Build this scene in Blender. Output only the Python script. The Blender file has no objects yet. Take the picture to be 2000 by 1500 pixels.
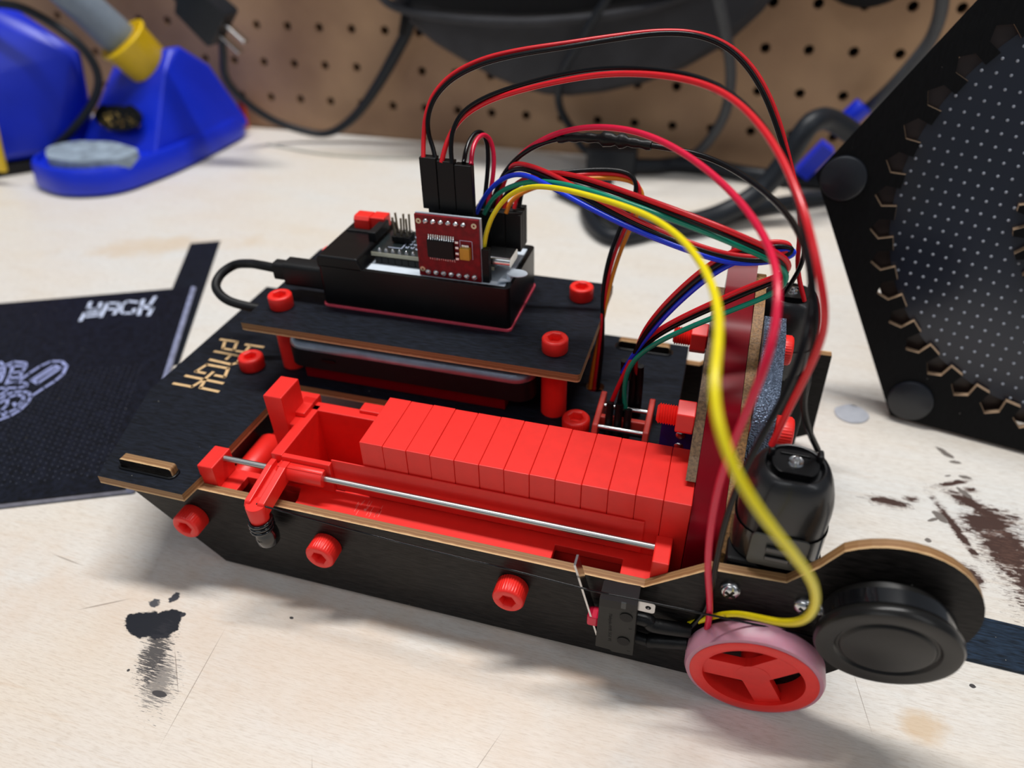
import bpy, bmesh, math, random
from mathutils import Vector, Matrix
from mathutils.geometry import tessellate_polygon

# ------------------------------------------------------------------ camera, world, light
S = 0.001                                   # all measures below are millimetres
sc = bpy.context.scene
COL = sc.collection
PITCH, YAW, ROLL = math.radians(36.54), math.radians(17.1), math.radians(1.175)
cam_pos = Vector((140.0, -148.6, 199.8))
fw = Vector((-math.sin(YAW) * math.cos(PITCH), math.cos(YAW) * math.cos(PITCH), -math.sin(PITCH)))
rt = Vector((math.cos(YAW), math.sin(YAW), 0))
dn = fw.cross(rt)
r_ = math.cos(ROLL) * rt + math.sin(ROLL) * dn
d_ = -math.sin(ROLL) * rt + math.cos(ROLL) * dn
cd = bpy.data.cameras.new('camera'); cam = bpy.data.objects.new('camera', cd); COL.objects.link(cam)
m3 = Matrix((r_, -d_, -fw)).transposed()
cam.matrix_world = Matrix.Translation(cam_pos * S) @ m3.to_4x4()
cd.sensor_width = 36; cd.lens = 1441.7 / 2000 * 36
cd.clip_start = 0.01; cd.clip_end = 20
cd.dof.use_dof = True; cd.dof.focus_distance = 0.214; cd.dof.aperture_fstop = 8.6
sc.camera = cam

w = bpy.data.worlds.new('room_light'); sc.world = w; w.use_nodes = True
w.node_tree.nodes['Background'].inputs[0].default_value = (0.80, 0.88, 1.0, 1)
w.node_tree.nodes['Background'].inputs[1].default_value = 0.20

def area(name, loc, target, sx, sy, power, col=(1, 1, 1)):
    l = bpy.data.lights.new(name, 'AREA'); l.shape = 'RECTANGLE'; l.size = sx; l.size_y = sy
    l.energy = power; l.color = col
    o = bpy.data.objects.new(name, l); COL.objects.link(o)
    o.location = loc
    o.rotation_euler = (Vector(target) - Vector(loc)).to_track_quat('-Z', 'Y').to_euler()
    return o
area('ceiling_lamp_light', (0.02, 0.36, 1.5), (0.08, 0.05, 0), 1.0, 0.06, 20.5, (1.0, 0.985, 0.965))
area('ceiling_lamp_light', (-0.30, -0.95, 1.25), (0.0, 0.05, 0), 1.0, 0.30, 2.4, (0.95, 0.98, 1.0))
area('ceiling_lamp_light', (1.3, -0.5, 1.5), (0.1, 0.05, 0), 0.25, 1.1, 3.0, (0.97, 0.98, 1.0))
sc.view_settings.view_transform = 'Standard'; sc.view_settings.look = 'None'
sc.view_settings.exposure = 0.1; sc.view_settings.gamma = 1.0
sc.view_settings.use_curve_mapping = False

# ------------------------------------------------------------------ materials
def lin(c):
    return tuple(((x / 255) / 12.92 if x / 255 <= 0.04045 else ((x / 255 + 0.055) / 1.055) ** 2.4) for x in c) + (1,)
def mat(name, col, rough=0.5, metal=0.0, coat=0.0, var=0.08, scale=300.0, bump=0.0, bscale=900.0, trans=0.0, sss=0.0, spec=0.5, bdist=0.0004):
    m = bpy.data.materials.new(name); m.use_nodes = True
    nt = m.node_tree; b = nt.nodes['Principled BSDF']
    c = lin(col)
    b.inputs['Roughness'].default_value = rough; b.inputs['Metallic'].default_value = metal
    b.inputs['Coat Weight'].default_value = coat; b.inputs['Coat Roughness'].default_value = 0.12
    b.inputs['Transmission Weight'].default_value = trans
    b.inputs['Specular IOR Level'].default_value = spec
    if max(col) < 45 and not coat and bdist < 0.001: b.inputs['Specular IOR Level'].default_value = 0.28
    if sss:
        b.inputs['Subsurface Weight'].default_value = sss
        b.inputs['Subsurface Radius'].default_value = (1.0, 0.12, 0.06)
        b.inputs['Subsurface Scale'].default_value = 0.0025
    tc = nt.nodes.new('ShaderNodeTexCoord')
    n = nt.nodes.new('ShaderNodeTexNoise'); n.inputs['Scale'].default_value = scale; n.inputs['Detail'].default_value = 4
    nt.links.new(tc.outputs['Object'], n.inputs['Vector'])
    r = nt.nodes.new('ShaderNodeValToRGB')
    r.color_ramp.elements[0].color = tuple(x * (1 - var) for x in c[:3]) + (1,)
    r.color_ramp.elements[1].color = tuple(min(1, x * (1 + var)) for x in c[:3]) + (1,)
    r.color_ramp.elements[0].position = 0.35; r.color_ramp.elements[1].position = 0.65
    nt.links.new(n.outputs['Fac'], r.inputs['Fac']); nt.links.new(r.outputs['Color'], b.inputs['Base Color'])
    if bump:
        n2 = nt.nodes.new('ShaderNodeTexNoise'); n2.inputs['Scale'].default_value = bscale
        nt.links.new(tc.outputs['Object'], n2.inputs['Vector'])
        bp = nt.nodes.new('ShaderNodeBump'); bp.inputs['Strength'].default_value = bump; bp.inputs['Distance'].default_value = bdist
        nt.links.new(n2.outputs['Fac'], bp.inputs['Height']); nt.links.new(bp.outputs['Normal'], b.inputs['Normal'])
    return m

RED = mat('red_plastic', (242, 42, 34), 0.38, sss=0.10, var=0.03, bump=0.04, bscale=500)
RED_DK = mat('deep_red_plastic', (120, 2, 18), 0.3, sss=0.05, var=0.05, spec=0.12)
BRICK = mat('brick_red_plastic', (205, 60, 48), 0.45, sss=0.2, var=0.03)
PINK = mat('clear_pink_rubber', (200, 140, 158), 0.35, var=0.03, sss=0.3)
STEEL = mat('steel', (205, 205, 205), 0.22, metal=1.0, var=0.05)
BRASSPIN = mat('tinned_pin', (190, 175, 150), 0.3, metal=1.0)
SOLDER = mat('solder', (225, 225, 225), 0.18, metal=1.0, bump=0.3, bscale=2500)
BLK = mat('black_plastic', (11, 11, 13), 0.34, var=0.15)
BLK_G = mat('glossy_black', (10, 10, 12), 0.12, coat=0.6, var=0.1)
BLK_M = mat('matte_black_plastic', (17, 17, 19), 0.5, var=0.15)
BLK_KNOB = mat('satin_black', (26, 25, 24), 0.28, var=0.1)
BLK_TEX = mat('textured_black_enamel', (120, 134, 156), 0.3, metal=0.85, bump=1.0, bscale=1700, bdist=0.0012)
SOCKET = mat('header_black', (7, 7, 8), 0.5, var=0.1)
SHRINK = mat('heat_shrink', (16, 16, 17), 0.42, var=0.2, bump=0.3, bscale=700)
PCB_RED = mat('red_circuit_board', (128, 5, 18), 0.4, spec=0.25, var=0.2, scale=500)
PCB_BLK = mat('black_circuit_board', (22, 32, 34), 0.35, coat=0.3, var=0.3, scale=500)
PCB_BLUE = mat('blue_circuit_board', (14, 34, 110), 0.3, coat=0.3, var=0.2)
WHITE = mat('white_plastic', (215, 225, 235), 0.4, var=0.04)
GOLD = mat('amber_capacitor', (205, 148, 30), 0.4, var=0.1)
WOOD_LOGO = mat('bare_birch', (222, 184, 132), 0.6, var=0.08, scale=700)
W_YEL = mat('yellow_insulation', (246, 226, 16), 0.34, var=0.03)
W_RED = mat('red_insulation', (218, 22, 34), 0.28, var=0.04)
W_CRI = mat('crimson_insulation', (222, 14, 62), 0.3, var=0.04)
W_BLK = mat('black_insulation', (13, 13, 15), 0.24, var=0.1)
W_GRN = mat('green_insulation', (0, 142, 112), 0.3, var=0.04)
W_BLU = mat('blue_insulation', (14, 56, 222), 0.3, var=0.04)
W_ORG = mat('orange_insulation', (228, 138, 26), 0.4, var=0.04)
BLUE = mat('blue_enamel', (10, 44, 205), 0.38, var=0.06, scale=30, bump=0.15, bscale=300)
YEL = mat('yellow_plastic', (240, 200, 10), 0.4, var=0.04)
GREY = mat('grey_rubber', (120, 132, 146), 0.5, var=0.05)
SPONGE = mat('grey_sponge', (140, 155, 170), 0.9, var=0.25, scale=120, bump=1.0, bscale=200)
WOOL = mat('brass_wool', (190, 160, 90), 0.35, metal=1.0, var=0.2)
CORD = mat('cord_rubber', (30, 34, 40), 0.42, var=0.1)
CORD_G = mat('grey_cord', (62, 64, 68), 0.5, var=0.1)
BAGM = mat('dark_grey_fabric', (48, 48, 52), 0.8, var=0.15, scale=60, bump=0.3, bscale=500)
BAGB = mat('black_fabric', (9, 9, 12), 0.75, var=0.2)
PRINT = mat('white_print', (205, 215, 240), 0.45, var=0.05)
PRINT2 = mat('lilac_print', (150, 158, 205), 0.45, var=0.15, scale=120)
PAPER = mat('page_edge', (150, 152, 170), 0.5, var=0.15)
WAX = mat('dried_clear_glue', (225, 230, 240), 0.3, trans=0.35, var=0.05)

def ply_edge():
    m = bpy.data.materials.new('plywood_edge'); m.use_nodes = True; nt = m.node_tree; b = nt.nodes['Principled BSDF']
    uv = nt.nodes.new('ShaderNodeUVMap'); sep = nt.nodes.new('ShaderNodeSeparateXYZ'); nt.links.new(uv.outputs[0], sep.inputs[0])
    tc = nt.nodes.new('ShaderNodeTexCoord')
    n = nt.nodes.new('ShaderNodeTexNoise'); n.inputs['Scale'].default_value = 420; n.inputs['Detail'].default_value = 6
    nt.links.new(tc.outputs['Object'], n.inputs['Vector'])
    ad = nt.nodes.new('ShaderNodeMath'); ad.operation = 'MULTIPLY_ADD'; ad.inputs[1].default_value = 0.22; ad.use_clamp = True
    nt.links.new(n.outputs['Fac'], ad.inputs[0]); 
    sub = nt.nodes.new('ShaderNodeMath'); sub.operation = 'SUBTRACT'; sub.inputs[1].default_value = 0.11
    nt.links.new(sep.outputs['Y'], sub.inputs[0]); nt.links.new(sub.outputs[0], ad.inputs[2])
    r = nt.nodes.new('ShaderNodeValToRGB'); cr = r.color_ramp
    cr.elements[0].position = 0.0; cr.elements[0].color = lin((214, 176, 128))
    cr.elements[1].position = 1.0; cr.elements[1].color = lin((128, 96, 62))
    for p, c in ((0.14, (204, 166, 118)), (0.24, (150, 108, 66)), (0.46, (132, 92, 54)), (0.56, (160, 120, 76)), (0.74, (134, 96, 58)), (0.86, (150, 112, 70))):
        e = cr.elements.new(p); e.color = lin(c)
    nt.links.new(ad.outputs[0], r.inputs['Fac']); nt.links.new(r.outputs['Color'], b.inputs['Base Color'])
    b.inputs['Roughness'].default_value = 0.6
    return m
def ply_black(name='black_stained_plywood', ax=(1, 6, 6), col=(17, 20, 27), rough=0.5):
    m = bpy.data.materials.new(name); m.use_nodes = True; nt = m.node_tree; b = nt.nodes['Principled BSDF']
    tc = nt.nodes.new('ShaderNodeTexCoord'); mp = nt.nodes.new('ShaderNodeMapping'); mp.inputs['Scale'].default_value = ax
    nt.links.new(tc.outputs['Object'], mp.inputs[0])
    n = nt.nodes.new('ShaderNodeTexNoise'); n.inputs['Scale'].default_value = 260; n.inputs['Detail'].default_value = 6
    nt.links.new(mp.outputs[0], n.inputs['Vector'])
    r = nt.nodes.new('ShaderNodeValToRGB')
    r.color_ramp.elements[0].position = 0.3; r.color_ramp.elements[0].color = lin(tuple(x * 0.6 for x in col))
    r.color_ramp.elements[1].position = 0.75; r.color_ramp.elements[1].color = lin(tuple(min(255, x * 1.7) for x in col))
    nt.links.new(n.outputs['Fac'], r.inputs['Fac'])
    v = nt.nodes.new('ShaderNodeTexVoronoi'); v.inputs['Scale'].default_value = 150; nt.links.new(tc.outputs['Object'], v.inputs['Vector'])
    lt = nt.nodes.new('ShaderNodeMath'); lt.operation = 'LESS_THAN'; lt.inputs[1].default_value = 0.03
    nt.links.new(v.outputs['Distance'], lt.inputs[0])
    mx = nt.nodes.new('ShaderNodeMix'); mx.data_type = 'RGBA'; nt.links.new(lt.outputs[0], mx.inputs[0])
    nt.links.new(r.outputs['Color'], mx.inputs[6]); mx.inputs[7].default_value = lin((120, 118, 112))
    nt.links.new(mx.outputs[2], b.inputs['Base Color'])
    b.inputs['Roughness'].default_value = rough; b.inputs['Specular IOR Level'].default_value = 0.16
    bp = nt.nodes.new('ShaderNodeBump'); bp.inputs['Strength'].default_value = 0.3; bp.inputs['Distance'].default_value = 0.0003
    nt.links.new(n.outputs['Fac'], bp.inputs['Height']); nt.links.new(bp.outputs['Normal'], b.inputs['Normal'])
    return m
EDGE = ply_edge()
EDGE2 = mat('mottled_plywood_edge', (142, 102, 58), 0.55, var=0.35, scale=1400, bump=0.4, bscale=1500)
PLY = ply_black()
PLY_SIDE = ply_black('black_stained_side_plywood', (1, 6, 6), (26, 24, 23), 0.36)
PLY_HEX = ply_black('black_board', (5, 5, 1), (9, 9, 10), 0.6)
BOOK = ply_black('black_printed_card', (2, 2, 2), (15, 17, 25), 0.42)
STRIP = ply_black('black_strip_stain', (1, 6, 6), (24, 34, 46), 0.5)

def bench_mat():
    m = bpy.data.materials.new('varnished_birch_plywood'); m.use_nodes = True; nt = m.node_tree; b = nt.nodes['Principled BSDF']
    N = nt.nodes; L = nt.links
    tc = N.new('ShaderNodeTexCoord')
    def noise(scale, det, mapping=(1, 1, 1), rough=0.5):
        mp = N.new('ShaderNodeMapping'); mp.inputs['Scale'].default_value = mapping; L.new(tc.outputs['Object'], mp.inputs[0])
        n = N.new('ShaderNodeTexNoise'); n.inputs['Scale'].default_value = scale; n.inputs['Detail'].default_value = det; n.inputs['Roughness'].default_value = rough
        L.new(mp.outputs[0], n.inputs['Vector']); return n
    def ramp(n, stops):
        r = N.new('ShaderNodeValToRGB')
        r.color_ramp.elements[0].position = stops[0][0]; r.color_ramp.elements[0].color = lin(stops[0][1])
        r.color_ramp.elements[1].position = stops[-1][0]; r.color_ramp.elements[1].color = lin(stops[-1][1])
        for p, c in stops[1:-1]:
            e = r.color_ramp.elements.new(p); e.color = lin(c)
        L.new(n, r.inputs['Fac']); return r
    def mix(fac, a, c2, mode='MIX'):
        x = N.new('ShaderNodeMix'); x.data_type = 'RGBA'; x.blend_type = mode
        if isinstance(fac, float): x.inputs[0].default_value = fac
        else: L.new(fac, x.inputs[0])
        L.new(a, x.inputs[6])
        if isinstance(c2, tuple): x.inputs[7].default_value = lin(c2)
        else: L.new(c2, x.inputs[7])
        return x.outputs[2]
    def math_(op, a, b2=None, c2=None, clamp=False):
        x = N.new('ShaderNodeMath'); x.operation = op; x.use_clamp = clamp
        for i, v in enumerate((a, b2, c2)):
            if v is None: continue
            if isinstance(v, (int, float)): x.inputs[i].default_value = v
            else: L.new(v, x.inputs[i])
        return x.outputs[0]
    big = noise(9, 4, (1, 2.2, 1)); grain = noise(42, 8, (1, 14, 1), 0.65); fine = noise(260, 5, (1, 9, 1), 0.7)
    base = ramp(big.outputs['Fac'], ((0.3, (238, 230, 218)), (0.5, (238, 235, 230)), (0.72, (234, 236, 236)))).outputs['Color']
    g = ramp(grain.outputs['Fac'], ((0.28, (222, 208, 192)), (0.5, (242, 239, 235)), (0.7, (247, 246, 244)))).outputs['Color']
    col = mix(0.42, base, g, 'MULTIPLY')
    f = ramp(fine.outputs['Fac'], ((0.32, (186, 172, 156)), (0.52, (246, 243, 238)), (0.7, (252, 250, 247)))).outputs['Color']
    col = mix(0.5, col, f, 'MULTIPLY')
    sep = N.new('ShaderNodeSeparateXYZ'); L.new(tc.outputs['Object'], sep.inputs[0])
    edge = noise(150, 6, (1, 2.5, 1), 0.65); edge2 = noise(45, 5, (1, 1, 1), 0.6)
    def spot(cx, cy, rx, ry, col_in, c, amp=0.9, ns=edge, soft=9.0, ang=0.0, opac=1.0):
        dx = math_('SUBTRACT', sep.outputs['X'], cx * S); dy = math_('SUBTRACT', sep.outputs['Y'], cy * S)
        ca, sa = math.cos(ang), math.sin(ang)
        ux = math_('ADD', math_('MULTIPLY', dx, ca), math_('MULTIPLY', dy, sa))
        uy = math_('SUBTRACT', math_('MULTIPLY', dy, ca), math_('MULTIPLY', dx, sa))
        ux = math_('DIVIDE', ux, rx * S); uy = math_('DIVIDE', uy, ry * S)
        d = math_('SQRT', math_('ADD', math_('MULTIPLY', ux, ux), math_('MULTIPLY', uy, uy)))
        nn = math_('MULTIPLY', math_('SUBTRACT', ns.outputs['Fac'], 0.5), amp * 2)
        t = math_('MULTIPLY', math_('SUBTRACT', math_('ADD', 1.0, nn), d), soft, None, True)
        t = math_('MULTIPLY', t, opac)
        return mix(t, col_in, c)
    # warm varnish patches; bounced light painted in along the near side of the machine
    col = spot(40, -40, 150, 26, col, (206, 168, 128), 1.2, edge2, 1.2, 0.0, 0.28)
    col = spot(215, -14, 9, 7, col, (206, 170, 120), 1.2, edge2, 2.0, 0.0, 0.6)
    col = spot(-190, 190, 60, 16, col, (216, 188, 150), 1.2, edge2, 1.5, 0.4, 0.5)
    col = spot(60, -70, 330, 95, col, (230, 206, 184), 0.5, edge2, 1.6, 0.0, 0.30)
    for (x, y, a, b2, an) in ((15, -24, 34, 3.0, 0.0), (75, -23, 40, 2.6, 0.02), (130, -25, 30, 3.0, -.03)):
        col = spot(x, y, a, b2, col, (196, 142, 96), 0.5, edge2, 1.0, an, 0.35)  # orange bounce light at the panel foot, painted into the bench colour
    sc2 = noise(60, 3, (0.5, 6, 1), .6)
    col = mix(ramp(sc2.outputs['Fac'], ((0.60, (0, 0, 0)), (0.72, (120, 120, 120)))).outputs['Color'], col, (206, 170, 132))
    # hairline scratches
    for (x, y, a, b2, an) in ((12, -58, .16, 22, .12), (-34, -42, 9, .35, .55), (4, -56, .2, 9, .7), (200, -10, .14, 12, .2), (100, -60, .14, 16, -.3), (150, -50, 7, .2, .2), (-60, -30, 8, .3, -.1), (60, -75, .15, 9, .5)):
        col = spot(x, y, a, b2, col, (120, 100, 86), 0.12, edge, 2.0, an, 0.6)
    # spilt black ink with its smeared tail, and flecks round it
    col = spot(-15.5, -44.8, 8.0, 4.6, col, (26, 28, 36), 0.5, edge, 14)
    col = spot(-10.0, -43.2, 5.2, 6.0, col, (26, 28, 36), 0.5, edge, 14)
    col = spot(-6.0, -53.0, 4.0, 9.0, col, (40, 40, 46), 2.6, fine, 6.0, 0.35, 0.9)
    col = spot(1.0, -60.0, 4.6, 9.0, col, (80, 76, 76), 2.6, fine, 4.0, 0.6, 0.7)
    col = spot(-13.5, -33.5, 1.6, 2.0, col, (60, 60, 66), 1.2, edge)
    col = spot(-18.5, -37.0, 2.0, 1.3, col, (80, 80, 84), 1.5, edge, 5)
    col = spot(-6.5, -38.5, 0.9, 0.9, col, (50, 50, 56), 0.5, edge)
    # flaked brown patches at the right
    brown = (98, 72, 62)
    for (x, y, a, b2, an) in ((252, 62, 7, 13, 0.2), (249, 74, 9, 5, 0.4), (244, 83, 7, 2.6, -0.5), (237, 68, 1.4, 12, 0.35), (262, 48, 10, 16, 0.1), (216, 75, 6, 2.0, 0.0), (224, 79, 2.5, 1.2, 0.2), (246, 90, 2.0, 1.2, 0), (240, 92, 6, 0.9, 0.5), (238, 46, 3, 4, 0.3)):
        col = spot(x, y, a * 1.15, b2 * 1.15, col, brown, 3.2, fine, 6.0, an, 0.8); col = spot(x, y, a, b2, col, (74, 54, 48), 2.2, edge, 7.0, an)
    for (x, y, a, b2, an) in ((240, 110, 4.2, 1.6, -0.8), (243, 105, 2.4, 0.8, 0.1), (245, 97, 2.2, 1.0, 0), (239, 96, 1.5, 0.5, 0.5), (243, 88, 1.3, 3.6, 0.7), (233, 72, 1.6, 3.4, 0.6), (227, 59, 1.2, 1.2, 0), (230, 70, 2.4, 0.7, 0.6)):
        col = spot(x, y, a, b2, col, (120, 112, 106), 0.9, edge, 7.0, an)
    for (x, y, a, b2) in ((231, 3, 1.0, 0.8), (252, 4, 2.0, 1.2), (248, 7, 1.0, 1.0), (4, -64, 2.6, 1.0), (244, -1, 0.6, 0.6), (28, -30, 0.8, 0.5), (-10, -60, 0.5, 0.5)):
        col = spot(x, y, a, b2, col, (70, 66, 66), 0.6, edge, 7.0)
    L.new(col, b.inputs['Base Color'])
    rr = N.new('ShaderNodeMapRange'); rr.inputs[3].default_value = 0.28; rr.inputs[4].default_value = 0.5
    L.new(big.outputs['Fac'], rr.inputs[0]); L.new(rr.outputs[0], b.inputs['Roughness']); b.inputs['Specular IOR Level'].default_value = 0.28
    bp = N.new('ShaderNodeBump'); bp.inputs['Strength'].default_value = 0.12; bp.inputs['Distance'].default_value = 0.0005
    L.new(fine.outputs['Fac'], bp.inputs['Height']); L.new(bp.outputs['Normal'], b.inputs['Normal'])
    return m
BENCH = bench_mat()
def peg_mat():
    m = bpy.data.materials.new('hardboard'); m.use_nodes = True; nt = m.node_tree; b = nt.nodes['Principled BSDF']
    tc = nt.nodes.new('ShaderNodeTexCoord')
    n = nt.nodes.new('ShaderNodeTexNoise'); n.inputs['Scale'].default_value = 11; n.inputs['Detail'].default_value = 5; nt.links.new(tc.outputs['Object'], n.inputs['Vector'])
    r = nt.nodes.new('ShaderNodeValToRGB'); cr = r.color_ramp
    cr.elements[0].position = 0.3; cr.elements[0].color = lin((142, 108, 82)); cr.elements[1].position = 0.7; cr.elements[1].color = lin((196, 158, 120))
    nt.links.new(n.outputs['Fac'], r.inputs['Fac']); nt.links.new(r.outputs['Color'], b.inputs['Base Color'])
    b.inputs['Roughness'].default_value = 0.5
    return m
PEG = peg_mat()
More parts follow.
